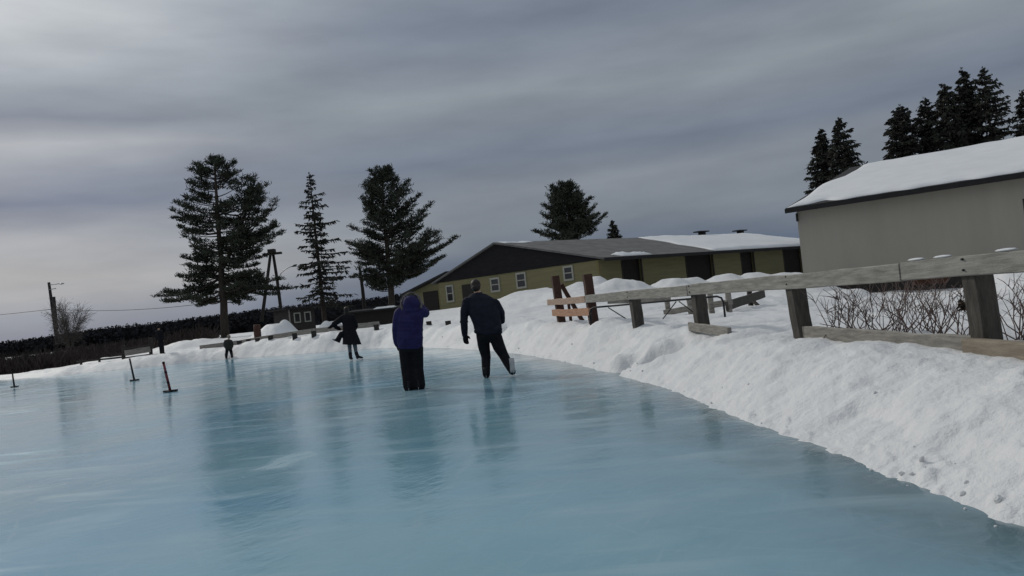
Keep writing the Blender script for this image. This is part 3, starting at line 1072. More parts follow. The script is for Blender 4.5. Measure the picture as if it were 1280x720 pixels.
ls = empty('low_shed', P(455, 405, 53), 'low dark brown shed with a strip of snow on its roof, beyond the far bank', 'shed')
l0 = P(436, 405, 53); l1 = P(495, 400, 53)
zt = P(470, 388.5, 53).z
mb = MB().box((l0.x, l0.y, .3), Vector((l1.x - l0.x, 0, 0)), (0, 2.5, 0), (0, 0, zt - .3))
mb.build('wall', M['brown'], ls)
mb = MB()
pp2 = [Vector((l0.x - .2, 52.7, zt)), Vector((l1.x + .2, 52.7, zt)), Vector((l1.x + .2, 55.8, zt + .12)), Vector((l0.x - .2, 55.8, zt + .12))]
mb.add(pp2 + [x + UP * .1 for x in pp2], [(3, 2, 1, 0), (4, 5, 6, 7), (0, 1, 5, 4), (1, 2, 6, 5), (2, 3, 7, 6), (3, 0, 4, 7)])
mb.build('roof', M['fascia'], ls)
snow_sheet('roof_snow', ls, lambda u, v_: pp2[0].lerp(pp2[1], .55 + .40 * u) + Vector((0, .05 + 1.0 * v_, .101 + .04 * v_)), 10, 5, .10, M['roof_snow'], 3)

g = P(322, 420, 47); g.z = H(g.x, g.y) - .05
mb = MB(); tt = P(321, 405.5, 47)
mb.loft([(g, Vector((.2, 0, 0)), Vector((0, .2, 0))), (g.lerp(tt, .5), Vector((.215, 0, 0)), Vector((0, .215, 0))), (tt - UP * .03, Vector((.2, 0, 0)), Vector((0, .2, 0))), (tt, Vector((.15, 0, 0)), Vector((0, .15, 0)))], 12)
tag(mb.build('stump_post', M['red_wood'], None, True), 'thick short dark post left of the snow mound by the hut', 'post')

# ------------------------------------------------------------------ utility poles, lamp, wires
up_ = empty('utility_pole', P(70, 425, 100), 'leaning utility pole with a small lamp bracket beside the bare round tree', 'utility pole')
t0 = P(61, 353, 100); t1 = P(72, 430, 100)
MB().tube([t1, t1.lerp(t0, .5), t0], [.24, .2, .16], 10).build('pole', M['pole'], up_, True)
t2 = P(67, 371, 99.6); t3 = P(71, 412, 99.6)
MB().tube([t3, t2], [.2, .2], 8).build('splice_post', M['pole'], up_, True)
MB().tube([P(62, 356, 99.8), P(69, 355.5, 99.7), P(76, 354, 99.6)], .05, 6).build('bracket', M['metal_grey'], up_, True)
MB().ellipsoid(P(77, 354.6, 99.6), Vector((.35, 0, 0)), Vector((0, .2, 0)), Vector((0, 0, .11)), 10, 6).build('lamp_head', M['lamp'], up_, True)
MB().tube([P(62, 362, 99.8), P(70, 360.5, 99.7)], .05, 6).build('bracket', M['metal_grey'], up_, True)

hp = empty('twin_pole', P(340, 400, 84), 'two-legged timber pole with a curved street lamp arm right of the big pine', 'utility pole')
MB().tube([P(327, 402, 84), P(334, 350, 84), P(338, 318, 84)], [.19, .17, .15], 10).build('leg', M['pole'], hp, True)
MB().tube([P(353, 402, 84.5), P(346.5, 350, 84.5), P(341.5, 318, 84.3)], [.19, .17, .15], 10).build('leg', M['pole'], hp, True)
mb = MB(); c = P(340, 318.5, 84); mb.box(c + Vector((-.9, -.2, 0)), (1.9, 0, 0), (0, .5, 0), (0, 0, .22)); mb.box(c + Vector((-.3, -.5, .22)), (.7, 0, 0), (0, .7, 0), (0, 0, .35))
mb.build('crossarm', M['pole'], hp)
MB().tube([P(348, 350, 84.3), P(351, 342, 84.2), P(356, 337, 84.1), P(362, 334, 84), P(366, 332.6, 84)], [.06, .05, .05, .045, .045], 6).build('lamp_arm', M['metal_grey'], hp, True)
MB().ellipsoid(P(368, 332, 84), Vector((.32, 0, .06)), Vector((0, .16, 0)), Vector((0, 0, .11)), 10, 6).build('lamp_head', M['steel'], hp, True)
tp = empty('thin_pole', P(455, 378, 80), 'thin bare pole standing left of the wide right-leaning pine', 'pole')
MB().tube([P(456.5, 392, 80), P(453, 360, 80), P(449.5, 335, 80)], [.2, .17, .14], 8).build('pole', M['pole'], tp, True)


def wire(a, c, sag, label, r=.03):
    pts = []
    for i in range(25):
        t = i / 24
        p = a.lerp(c, t); p.z -= sag * 4 * t * (1 - t); pts.append(p)
    tag(MB().tube(pts, r, 5).build('overhead_wire', M['steel'], None, True), label, 'wire')


wire(P(64, 386.5, 100), P(-160, 405, 100), .2, 'overhead wire running left from the leaning utility pole')
wire(P(65, 386.5, 100), P(338, 366, 84), .8, 'overhead wire between the leaning utility pole and the two-legged pole')


# ------------------------------------------------------------------ trees
def interp(prof, y):
    ys = [p[0] for p in prof]
    return np.interp(y, ys, [p[1] for p in prof]), np.interp(y, ys, [p[2] for p in prof])


def pine(label, base, top, D, prof, nb, seed, group, tuft=.40, second=None, ybare=None, ntuft=13, up0=.15, up1=.9, gap=1.0, dens=16, tips=(), fill=1.0):
    """a loose-layered pine. prof: (y, left x, right x) outline in the photo, turned into metres at distance D"""
    global rng
    rng = np.random.default_rng(seed)
    s = D / F
    B = P(*base, D); T = P(*top, D)
    z0 = H(B.x, B.y) - .3
    Bg = B + (B - T) * ((B.z - z0) / max(.1, T.z - B.z))
    o = empty('pine_tree', (Bg.x, Bg.y, z0 + .3), label, 'tree', group)
    wood = MB()
    n = 9
    r_b = .022 * (T.z - z0)
    wood.tube([Bg.lerp(T, i / n) + Vector((rng.normal(0, .05), rng.normal(0, .05), 0)) * (0 < i < n) for i in range(n + 1)], [r_b * (1 - .9 * i / n) + .03 for i in range(n + 1)], 10)
    stems = [(Bg, T)]
    if second:
        q0 = Bg.lerp(T, second[2]); q1 = P(*second[:2], D + .5)
        wood.tube([q0, q0.lerp(q1, .35) + Vector((s * 8, 0, 0)), q0.lerp(q1, .7) + Vector((s * 7, 0, 0)), q1], [r_b * .55, r_b * .4, r_b * .25, .04], 8)
        stems.append((q0, q1))
    Q = []
    ymin = prof[0][0]; ymax = prof[-1][0]

    def tuftset(c, k, rr, upb):
        d = rng.normal(size=(k, 3)); d[:, 2] = np.abs(d[:, 2]) * .7 + upb
        cc = np.array(c) + rng.normal(size=(k, 3)) * np.array([rr * .55, rr * .55, rr * .22])
        Q.append(blades(cc, d, rr * (.5 + .7 * rng.random(k)), rr * (.16 + .16 * rng.random(k))))

    for i in range(nb):
        y = ymin + (ymax - ymin) * ((i + rng.random()) / nb)
        st = stems[1] if (second and y > second[1] and y < second[1] + (ymax - ymin) * .5 and rng.random() < .4) else stems[0]
        fy = (y - top[1]) / (base[1] - top[1])
        tr = top[0] + (base[0] - top[0]) * fy
        lx, rx = interp(prof, y)
        az = rng.random() * 2 * math.pi
        ca, sa = math.cos(az), math.sin(az)
        if rng.random() < .6:
            ca = math.copysign(max(abs(ca), .75 + .25 * rng.random()), ca); sa = math.copysign(math.sqrt(max(0, 1 - ca * ca)), sa)
        side = (rx - tr) if ca > 0 else (tr - lx)
        avg = (rx - lx) * .45
        Lr = s * math.sqrt((side * ca) ** 2 + (avg * sa) ** 2) * (.78 + .34 * rng.random() ** 1.3)
        Lr = max(Lr, .5) * (fill if len(tips) else 1)
        f0 = np.clip(1 - fy, 0, 1)
        frac = (ymax - y) / (ymax - ymin)
        rise = up0 + (up1 - up0) * frac ** 2.0
        # the branch leaves the trunk below its tip height
        ztip = P((lx + rx) / 2, y, D).z
        zs = ztip - rise * Lr * .6
        tz = (zs - Bg.z) / (T.z - Bg.z)
        p0 = Bg.lerp(T, min(max(tz, .12), .99))
        if st is not stems[0]:
            tz = (zs - st[0].z) / (st[1].z - st[0].z); p0 = st[0].lerp(st[1], min(max(tz, .05), .98)); Lr *= .6
        p0 = Vector(p0)
        dirv = Vector((ca, sa, 0))
        pts = []
        for k in range(6):
            u = k / 5
            pts.append(p0 + dirv * Lr * u + UP * (rise * Lr * (.35 * u + .35 * u * u)) + Vector((0, 0, -.10 * Lr * math.sin(u * 3.1) * (1 - frac))))
        rb = .03 + .012 * Lr
        wood.tube(pts, [rb * (1 - .75 * k / 5) for k in range(6)], 5)
        nt_ = max(4, int(ntuft * (Lr / 3.0) ** .8 + 3))
        u_in = .30 * gap if Lr > 1.5 else .1
        for k in range(nt_):
            u = u_in + (1 - u_in) * rng.random() ** .75
            jj = min(4, int(u * 5)); c = pts[jj].lerp(pts[jj + 1], u * 5 - jj)
            lat = Vector((-dirv.y, dirv.x, 0))
            sp_ = .24 * Lr * (1.05 - .55 * abs(u - .55) * 2)
            c = c + lat * rng.normal(0, sp_ * .42) + UP * (abs(rng.normal(0, .12)) + .05) + dirv * rng.normal(0, .12)
            tuftset(c, int(dens * (.7 + .6 * rng.random())), tuft * (.75 + .5 * rng.random()), .35)
    for tx, ty, ys in tips:
        st = stems[1] if (second and tx > second[0] - 6 and ys < second[1] + 75) else stems[0]
        fy = (ys - top[1]) / (base[1] - top[1])
        if st is stems[0]:
            p0 = Vector(st[0]).lerp(st[1], min(.99, max(.1, 1 - (1 - (B.lerp(T, 1 - fy).z - Bg.z) / (T.z - Bg.z)))))
        else:
            p0 = st[0].lerp(st[1], min(.97, max(.05, 1 - (ys - second[1]) / 85)))
        lpx = abs(tx - (top[0] + (base[0] - top[0]) * fy))
        tip = P(tx, ty, D + rng.normal(0, .22) * lpx * s)
        Lb = (tip - p0).length
        lat = (tip - p0).cross(UP).normalized()
        mid1 = p0.lerp(tip, .35) - UP * Lb * .10 + lat * rng.normal(0, .05) * Lb
        mid2 = p0.lerp(tip, .7) - UP * Lb * .08 + lat * rng.normal(0, .05) * Lb
        pts = [p0, mid1, mid2, tip]
        rb = .03 + .011 * Lb
        wood.tube(pts, [rb, rb * .7, rb * .45, rb * .2], 5)
        for k in range(int(5 + 7.5 * Lb)):
            u = .34 + .66 * rng.random() ** .8
            jj = min(2, int(u * 3)); c = pts[jj].lerp(pts[jj + 1], u * 3 - jj)
            c = c + lat * float(rng.normal(0, .13 * Lb * (1.15 - u))) + UP * float(abs(rng.normal(0, .16)) * (1.2 - u * .5))
            tuftset(c, dens, tuft * (.7 + .4 * rng.random()) * (1.1 - .35 * u), .3)
    # leader tip
    for k in range(8):
        tuftset(T + UP * rng.uniform(-.9, .1) + Vector((rng.normal(0, .25), rng.normal(0, .25), 0)), dens, tuft * .8, .8)
    wood.build('trunk', M['bark'], o, True)
    quad_mesh('crown', np.concatenate(Q), M['needle'], o)
    return o


def spruce(label, base, top, D, wpx, seed, group, whorls=26, droop=.28, skew=0., dens=1.0, ybot=None, power=.85, irregular=.35):
    """narrow conifer with whorls of drooping branches"""
    global rng
    rng = np.random.default_rng(seed)
    s = D / F
    B = P(*base, D); T = P(*top, D)
    z0 = H(B.x, B.y) - .3
    Bg = B + (B - T) * ((B.z - z0) / max(.1, T.z - B.z)) if B.z > z0 else B
    o = empty('spruce_tree', Bg + UP * .3, label, 'tree', group)
    wood = MB()
    r_b = .016 * (T - Bg).length
    wood.tube([Bg.lerp(T, i / 8) for i in range(9)], [r_b * (1 - .93 * i / 8) + .015 for i in range(9)], 8)
    Q = []
    yb = ybot or base[1]
    Rm = wpx * s
    for w in range(whorls):
        f = (w + .3) / whorls
        f = f ** .92
        y = top[1] + (yb - top[1]) * f
        tz = 1 - (y - top[1]) / (base[1] - top[1])
        ztop = B.lerp(T, max(0, tz))
        nb = rng.integers(4, 8)
        a0 = rng.random() * 7
        for i in range(nb):
            az = a0 + i * 2 * math.pi / nb + rng.normal(0, .25)
            Lr = Rm * (f ** power) * (1 - irregular + irregular * 1.5 * rng.random()) + .05
            if math.cos(az) > 0: Lr *= 1 + skew
            else: Lr *= 1 - skew
            dv = Vector((math.cos(az), math.sin(az), 0))
            p0 = ztop + UP * rng.normal(0, .12)
            pts = []
            up_t = .45 * (1 - f) ** 2
            for k in range(5):
                u = k / 4
                pts.append(p0 + dv * Lr * u + UP * Lr * (up_t * u - droop * u * (1.5 - .9 * u) * (f + .15)))
            wood.tube(pts, [.012 + .012 * Lr * (1 - k / 4.5) for k in range(5)], 4)
            k_n = int((10 + 26 * Lr) * dens)
            u = rng.random(k_n) ** .7
            idx = np.minimum(3, (u * 4).astype(int)); fr = u * 4 - idx
            PA = np.array([tuple(p) for p in pts])
            c = PA[idx] * (1 - fr)[:, None] + PA[idx + 1] * fr[:, None]
            lat = np.array([-dv.y, dv.x, 0])
            wlat = .16 * Lr * (1.1 - u) + .05
            c = c + lat * (rng.normal(0, 1, k_n) * wlat)[:, None]
            d = np.array(dv)[None] * .5 + lat[None] * rng.normal(0, .6, k_n)[:, None] + np.array([0, 0, -.45])[None] + rng.normal(0, .3, (k_n, 3))
            tp_ = min(1, .45 + f * 2.5)
            Q.append(blades(c, d, tp_ * (.22 + .24 * rng.random(k_n)), .09 + .09 * rng.random(k_n)))
    uu = rng.random((40, 1))
    c = np.array(T)[None] + rng.normal(0, .05, (40, 3)) + np.array([[0, 0, 1]]) * (uu * 1.1 - .9)
    Q.append(blades(c, rng.normal(0, .5, (40, 3)) + np.array([0, 0, .6]), .34 - .22 * uu[:, 0], np.full(40, .09)))
    wood.build('trunk', M['bark'], o, True)
    quad_mesh('crown', np.concatenate(Q), M['needle2'], o)
    return o


gT = 'tall trees along the far side of the rink'
pine('tall full pine with two tops and long low branches, left of the slim spruce', (281, 412), (268, 197), 70,
     [(198, 258, 276), (208, 243, 292), (220, 238, 300), (232, 236, 298), (243, 222, 335), (255, 214, 346), (268, 217, 338), (280, 226, 345), (290, 224, 356), (300, 232, 344), (312, 228, 332), (322, 229, 332), (335, 236, 330),
      (345, 222, 348), (356, 215, 358), (364, 198, 350), (371, 192, 322), (378, 240, 320)], 135, 5, gT, second=(314, 222, .38), gap=.7, ntuft=12, up0=.02, up1=.8, tuft=.34, dens=12, fill=.80,
     tips=[(243, 205, 214), (238, 213, 224), (233, 227, 236), (236, 238, 246), (217, 252, 266), (214, 263, 275), (216, 272, 283), (223, 284, 292), (229, 296, 303), (241, 310, 314), (228, 322, 326), (234, 332, 334), (222, 346, 338), (232, 352, 344),
           (194, 371, 346), (203, 366, 348), (206, 378, 352), (248, 384, 362), (258, 366, 352), (294, 203, 214), (300, 214, 224), (296, 226, 234), (318, 224, 262), (326, 232, 262), (334, 230, 256), (330, 243, 265), (346, 251, 272), (338, 262, 280), (345, 276, 290), (357, 290, 300), (348, 283, 297), (340, 303, 309),
           (326, 312, 316), (335, 320, 320), (322, 331, 330), (312, 344, 340), (331, 353, 348), (354, 349, 342), (366, 361, 345), (350, 368, 352), (340, 360, 350), (318, 376, 358), (300, 381, 362)])
spruce('slim ragged spruce between the two big pines', (404, 384), (387, 219), 75, 33, 8, gT, 24, .17, .14, .62, 382, .6, .75)
pine('wide pine with long arms reaching right, beside the yellow building', (489, 376), (476, 210), 75,
     [(211, 462, 490), (222, 455, 497), (235, 452, 511), (245, 455, 525), (255, 448, 541), (268, 455, 532), (282, 440, 532), (290, 455, 548), (298, 452, 572), (307, 435, 560), (318, 440, 555), (328, 446, 556), (338, 436, 535), (350, 452, 515), (358, 455, 505)], 150, 12, gT, gap=.6, ntuft=12, up0=.42, up1=1.5, tuft=.34, dens=12, fill=.80,
     tips=[(463, 214, 232), (456, 230, 246), (452, 248, 264), (437, 284, 292), (433, 304, 312), (440, 317, 320), (446, 329, 326), (436, 347, 334), (454, 351, 340), (470, 209, 228), (486, 210, 230), (496, 221, 240), (512, 226, 252), (507, 238, 258), (526, 243, 272),
           (520, 257, 280), (541, 253, 296), (534, 268, 298), (528, 283, 304), (548, 290, 314), (552, 299, 318), (572, 297, 326), (560, 306, 328), (548, 313, 330), (559, 319, 340), (545, 329, 342), (534, 339, 346), (519, 346, 348), (505, 353, 350)])
pine('round bushy pine rising behind the roof of the yellow building', (716, 312), (706, 229), 95,
     [(230, 694, 716), (238, 684, 724), (250, 681, 740), (262, 677, 744), (272, 676, 758), (282, 680, 752), (291, 668, 745), (297, 676, 735)], 95, 21, gT, gap=.5, ntuft=12, up0=.5, up1=1.5, tuft=.40, dens=13, fill=.72,
     tips=[(690, 233, 252), (700, 229, 246), (714, 234, 252), (723, 238, 258), (684, 245, 264), (678, 256, 270), (676, 268, 280), (678, 280, 288), (667, 289, 297), (740, 246, 270), (734, 255, 274), (745, 257, 282), (748, 268, 286), (759, 267, 292), (750, 278, 294), (745, 288, 298)])
spruce('little spruce tip just right of the bushy pine, above the roof ridge', (769, 312), (765, 277), 95, 13, 3, gT, 11, .2, .1, 1.2)
gR = 'dark spruces behind the grey shed'
spruce('shorter left spruce of the pair at the left end of the shed roof', (1033, 262), (1026, 164), 66, 22, 31, gR, 22, .28, -.1, 1.4, None, .6, .5)
spruce('taller spruce of the pair at the left end of the shed roof', (1058, 262), (1048, 150), 64, 32, 32, gR, 24, .2, .15, 1.2, None, .65, .6)
spruce('broad blunt spruce just right of the gap, behind the shed roof', (1133, 225), (1124, 134), 66, 27, 33, gR, 22, .3, .0, 1.6, None, .5, .5)
spruce('slender spruce between the broad blunt one and the tallest group', (1167, 225), (1156, 125), 66, 24, 34, gR, 22, .28, 0, 1.2, None, .5, .6)
spruce('dense dark spruce at the left of the tallest group', (1196, 225), (1180, 108), 64, 28, 35, gR, 24, .3, -.05, 1.5, None, .5, .5)
spruce('tallest dense spruce in the middle of the group over the shed roof', (1216, 225), (1203, 89), 66, 33, 36, gR, 28, .3, 0, 1.6, None, .6, .5)
spruce('tall open spruce with thin arms at the right of the tallest group', (1246, 225), (1229, 87), 64, 36, 37, gR, 24, .2, .15, .9, None, .65, .6)
spruce('spruce cut by the right edge of the picture', (1290, 215), (1278, 116), 66, 28, 38, gR, 22, .25, 0, 1.0, None, .8, .6)


# bare round tree by the utility pole
def bare(name, label, cat, base, rx, zc, rz, D, n_st, n_tw, m, group, seed, r_st=.05, tw=.03, spread=.5):
    global rng
    rng = np.random.default_rng(seed)
    B = Vector(base)
    o = empty(name, B, label, cat, group)
    wood = MB(); Q = []
    for i in range(n_st):
        az = rng.random() * 6.28; el = .5 + 1.0 * rng.random()
        d = Vector((math.cos(az) * math.cos(el) * rx, math.sin(az) * math.cos(el) * rx, zc + rz * math.sin(el) * rng.uniform(.3, 1)))
        p = [B, B + Vector((d.x * .2, d.y * .2, d.z * .4)), B + Vector((d.x * .6, d.y * .6, d.z * .75)), B + d]
        wood.tube(p, [r_st, r_st * .7, r_st * .4, r_st * .15], 5)
        k = n_tw // n_st
        u = rng.uniform(.35, 1, k)
        PA = np.array([tuple(x) for x in p]); idx = np.minimum(2, (u * 3).astype(int)); fr = u * 3 - idx
        c = PA[idx] * (1 - fr)[:, None] + PA[idx + 1] * fr[:, None]
        dd = rng.normal(0, .6, (k, 3)) + np.array([d.x / rx, d.y / rx, .7])
        Q.append(blades(c, dd, rx * (.2 + .3 * rng.random(k)), np.full(k, tw)))
        for e in (1, 2):
            c2 = c + dd / (np.linalg.norm(dd, axis=1, keepdims=True)) * rx * .2 * e
            Q.append(blades(c2, dd + rng.normal(0, .7, (k, 3)), rx * (.12 + .2 * rng.random(k)), np.full(k, tw * .8)))
    wood.build('trunk', m, o, True)
    quad_mesh('crown', np.concatenate(Q), m, o)
    return o


bt = P(88, 440, 92); bt.z = H(bt.x, bt.y) - .2
bare('bare_tree', 'hazy round leafless tree beside the leaning utility pole', 'tree', bt, 2.5, 3.6, 3.2, 92, 22, 1100, M['haze_twig'], None, 3, .05, .03)

# ------------------------------------------------------------------ bare shrubs behind the fence
shr = [(1040, 8.9, .55, 'low bare shrub with a long stem lying right, next to the leaning fence post'), (1085, 8.8, .62, 'bare shrub with crossing stems a little left of the middle of the fence bay'),
       (1128, 8.4, .62, 'bare shrub in the middle of the fence bay with upright stems'), (1168, 8.3, .55, 'bare shrub with thin whips right of the middle of the fence bay'),
       (1196, 7.9, .50, 'bare shrub with a dry brown leaf clump against the thickest fence post'), (1062, 9.6, .5, 'small bare shrub half hidden behind the long-stemmed one'), (1108, 9.4, .66, 'tall bare shrub set back behind the crossing stems'), (1150, 9.2, .62, 'bare shrub set back between the upright and the whippy ones'), (1262, 7.4, .58, 'bare shrub right of the thickest fence post'), (1300, 7.2, .6, 'bare shrub at the far right edge')]
for i, (px, D, hgt, lab) in enumerate(shr):
    rng = np.random.default_rng(100 + i)
    x = (px - 640) / F * D; z = H(x, D) - .05
    B = Vector((x, D, z))
    mb = MB()
    for k in range(12):
        az = rng.random() * 6.28; sp_ = rng.uniform(.05, .42)
        hh = hgt * rng.uniform(.6, 1.15)
        tip = B + Vector((math.cos(az) * sp_, math.sin(az) * sp_ * .6, hh))
        m1 = B.lerp(tip, .4) + Vector((rng.normal(0, .035), rng.normal(0, .03), .0)); m2 = B.lerp(tip, .75) + Vector((rng.normal(0, .03), rng.normal(0, .03), 0))
        st = B + Vector((rng.normal(0, .10), rng.normal(0, .06), 0))
        r = rng.uniform(.004, .008)
        mb.tube([st, m1, m2, tip], [r, r * .8, r * .55, r * .3], 5)
        for t in range(5):
            u = rng.uniform(.3, .95); q0 = m1.lerp(m2, u) if u < .6 else m2.lerp(tip, u)
            q1 = q0 + Vector((rng.normal(0, .09), rng.normal(0, .06), rng.uniform(.04, .17)))
            mb.tube([q0, q0.lerp(q1, .5) + Vector((rng.normal(0, .01), 0, .01)), q1], [r * .5, r * .4, r * .25], 4)
    if i == 0:
        mb.tube([B + Vector((-.2, 0, .22)), B + Vector((.1, 0, .13)), B + Vector((.45, -.05, .08)), B + Vector((.62, -.05, .16))], [.004, .006, .008, .005], 5)
    o = tag(mb.build('bare_shrub', M['twig'], None, True), lab, 'shrub', 'bare shrubs between the fence and the shed')
    if i == 4:
        lf = blades(np.array([tuple(P(1203, 381, D))]) + rng.normal(0, .022, (60, 3)), rng.normal(0, 1, (60, 3)), np.full(60, .045), np.full(60, .025))
        quad_mesh('leaf_clump', lf, mat('dry_leaves', (.06, .045, .03), .9, .3, 20), o)
rng = np.random.default_rng(55)

# ------------------------------------------------------------------ brush and the wooded hill
Q = []
n = 5200
px = rng.uniform(-260, 150, n)
D = rng.uniform(49.5, 63, n)
x = (px - 640) / F * D
hs = np.where(px < 60, 1.18, 1.0 - .75 * np.clip((px - 60) / 90, 0, 1)) * (.6 + .6 * rng.random(n)) * .95
z = ground_h(x, D)
c = np.stack([x, D, z - .05], 1)
for k in range(4):
    cc = c + rng.normal(0, .25, (n, 3)) * np.array([1, 1, 0])
    d = rng.normal(0, .5, (n, 3)) + np.array([0, 0, 1.0])
    Q.append(blades(cc, d, hs * (.7 + .5 * rng.random(n)), .03 + .05 * rng.random(n)))
n2 = 1800
px = rng.uniform(70, 260, n2); D = rng.uniform(70, 110, n2); x = (px - 640) / F * D
c = np.stack([x, D, ground_h(x, D) - .05], 1)
for k in range(4):
    cc = c + rng.normal(0, .5, (n2, 3)) * np.array([1, 1, 0])
    d = rng.normal(0, .5, (n2, 3)) + np.array([0, 0, 1.0])
    Q.append(blades(cc, d, 1.5 * (.7 + .5 * rng.random(n2)), .05 + .08 * rng.random(n2)))
tag(quad_mesh('brush', np.concatenate(Q), M['brush']), 'dark leafless brush beyond the left end of the rink', None, None, 'stuff')

Q = []
n = 17000
az = rng.uniform(R(-44), R(10), n)
D = 450 + 370 * rng.random(n)
x = np.tan(az) * D
z = ground_h(x, D, False)
ht = rng.uniform(4.5, 7.5, n) * (.8 + .5 * (vnoise(x * .02, D * .02, 5) + .5))
for k in range(13):
    f = rng.random(n)
    rr = ht * .26 * (1 - f) ** .8 + .15
    a = rng.random(n) * 6.28
    c = np.stack([x + np.cos(a) * rr * rng.random(n), D + np.sin(a) * rr * rng.random(n), z + ht * f], 1)
    d = np.stack([np.cos(a), np.sin(a), rng.normal(.2, .6, n)], 1)
    Q.append(blades(c, d, ht * .17 * (1.1 - f * .4), ht * .20 * (1.1 - f * .4)))
for k in range(3):   # undergrowth
    c = np.stack([x + rng.normal(0, 4, n), D + rng.normal(0, 4, n), z - .3], 1)
    Q.append(blades(c, rng.normal(0, .35, (n, 3)) + np.array([0, 0, 1.0]), ht * .55, ht * .5))
fm = M['forest'].node_tree; up_n = fm.nodes.new('ShaderNodeCombineXYZ'); up_n.inputs[0].default_value = -.25; up_n.inputs[1].default_value = -.35; up_n.inputs[2].default_value = .9
fm.links.new(up_n.outputs[0], fm.nodes['Principled BSDF'].inputs['Normal'])
tag(quad_mesh('far_woods', np.concatenate(Q), M['forest']), 'dark wooded low hill along the horizon', None, None, 'stuff')
# ------------------------------------------------------------------ people


class Fig:
    """a figure laid out from places in the photo at one distance; X is its side, Y the way it faces"""

    def __init__(self, D):
        self.D = D; self.s = D / F

    def p(self, px, py, dd=0.0):
        return P(px, py, self.D + dd)

    def rings(self, mb, rows, n=16, k=1.0, kd=None):
        """rows: px, py, dd, half width px, half depth m"""
        kd = kd or k
        X = CR.copy(); X.y = 0; X.normalize()
        mb.loft([(self.p(a, b_, c), X * (w * self.s * k), Vector((0, d * kd, 0))) for a, b_, c, w, d in rows], n)
        return mb

    def limb(self, mb, pts, rad, n=10):
        mb.tube([self.p(*q_) for q_ in pts], rad, n, capround=True)
        return mb


def hand(mb, wrist, d, nrm, size, thumb_side=1, curl=.5, fr=.0088):
    """palm and five unequal, bent fingers; d along the hand, nrm out of the palm"""
    d = d.normalized(); nrm = (nrm - d * nrm.dot(d)).normalized(); s = d.cross(nrm) * thumb_side
    L_ = size
    mb.ellipsoid(wrist + d * L_ * .26, s * L_ * .22, nrm * L_ * .10, d * L_ * .30, 10, 8)
    for i, (off, ln) in enumerate(((.17, .40), (.06, .45), (-.06, .42), (-.165, .32))):
        b0 = wrist + d * L_ * .42 + s * L_ * off
        a1 = b0 + (d + nrm * curl * .25).normalized() * L_ * ln * .45
        a2 = a1 + (d + nrm * curl * .9).normalized() * L_ * ln * .32
        a3 = a2 + (d + nrm * curl * 1.7).normalized() * L_ * ln * .24
        mb.tube([b0 - d * L_ * .12, b0, a1, a2, a3], [fr * 1.1, fr * 1.05, fr, fr * .92, fr * .75], 8, capround=True)
    b0 = wrist + d * L_ * .12 + s * L_ * .16
    a1 = b0 + (s * .9 + d * .7 + nrm * .3).normalized() * L_ * .20
    a2 = a1 + (s * .25 + d + nrm * .4).normalized() * L_ * .17
    mb.tube([b0 - s * L_ * .1, b0, a1, a2], [fr * 1.3, fr * 1.25, fr * 1.05, fr * .8], 8, capround=True)


def head(mb, c, h, tilt=Vector((0, 0, 1)), face=Vector((0, 1, 0))):
    """skull, jaw, nose, brow, ears; h is head height"""
    t = tilt.normalized(); f = (face - t * face.dot(t)).normalized(); s = f.cross(t)
    mb.ellipsoid(c + t * h * .09, s * h * .335, f * h * .41, t * h * .40, 14, 10)
    mb.ellipsoid(c - t * h * .20 + f * h * .10, s * h * .255, f * h * .27, t * h * .29, 12, 8)
    mb.tube([c + t * h * .06 + f * h * .40, c - t * h * .06 + f * h * .47, c - t * h * .10 + f * h * .44], [h * .03, h * .05, h * .055], 8, capround=True)
    mb.ellipsoid(c - t * h * .22 + f * h * .385, s * h * .11, f * h * .035, t * h * .02, 8, 6)
    mb.ellipsoid(c - t * h * .26 + f * h * .375, s * h * .09, f * h * .035, t * h * .022, 8, 6)
    mb.ellipsoid(c + t * h * .10 + f * h * .37, s * h * .22, f * h * .05, t * h * .035, 8, 6)
    for k in (-1, 1):
        mb.ellipsoid(c + s * h * .345 * k - t * h * .03 - f * h * .02, s * h * .035, f * h * .07, t * h * .11, 8, 6)


def eyes(o, c, h, tilt=Vector((0, 0, 1)), face=Vector((0, 1, 0))):
    t = tilt.normalized(); f = (face - t * face.dot(t)).normalized(); s = f.cross(t)
    for k in (-1, 1):
        MB().ellipsoid(c + s * h * .135 * k + t * h * .02 + f * h * .385, s * h * .05, f * h * .03, t * h * .028, 8, 6).build('eye', M['boot'], o, True)


def skate(parent, toe_px, D, heel, toe, m, name='skate', blade=True, hk=1.0):
    """boot around heel->toe (world points on the sole line), with a runner below"""
    d = (toe - heel); L_ = d.length; d.normalize(); s = d.cross(UP).normalized(); u = s.cross(d)
    mb = MB()
    hgt = .035 if blade else .0
    b0 = heel + u * hgt
    mb.loft([(b0 + u * .0 + d * L_ * .45, s * .040, d * L_ * .52), (b0 + u * .035 + d * L_ * .45, s * .046, d * L_ * .53), (b0 + u * .07 + d * L_ * .40, s * .044, d * L_ * .46),
             (b0 + u * .11 + d * L_ * .24, s * .042, d * L_ * .28), (b0 + u * (.11 + .05 * hk) + d * L_ * .18, s * .044, d * L_ * .22), (b0 + u * (.11 + .13 * hk) + d * L_ * .2, s * .046, d * L_ * .20)], 14)
    o = mb.build(name, m, parent, True)
    if blade:
        MB().box(heel + d * (-.02) - s * .003 + u * .002, d * (L_ + .04), s * .006, u * .040).build('blade', M['blade'], o)
    return o


GP = 'people skating on the far part of the rink'
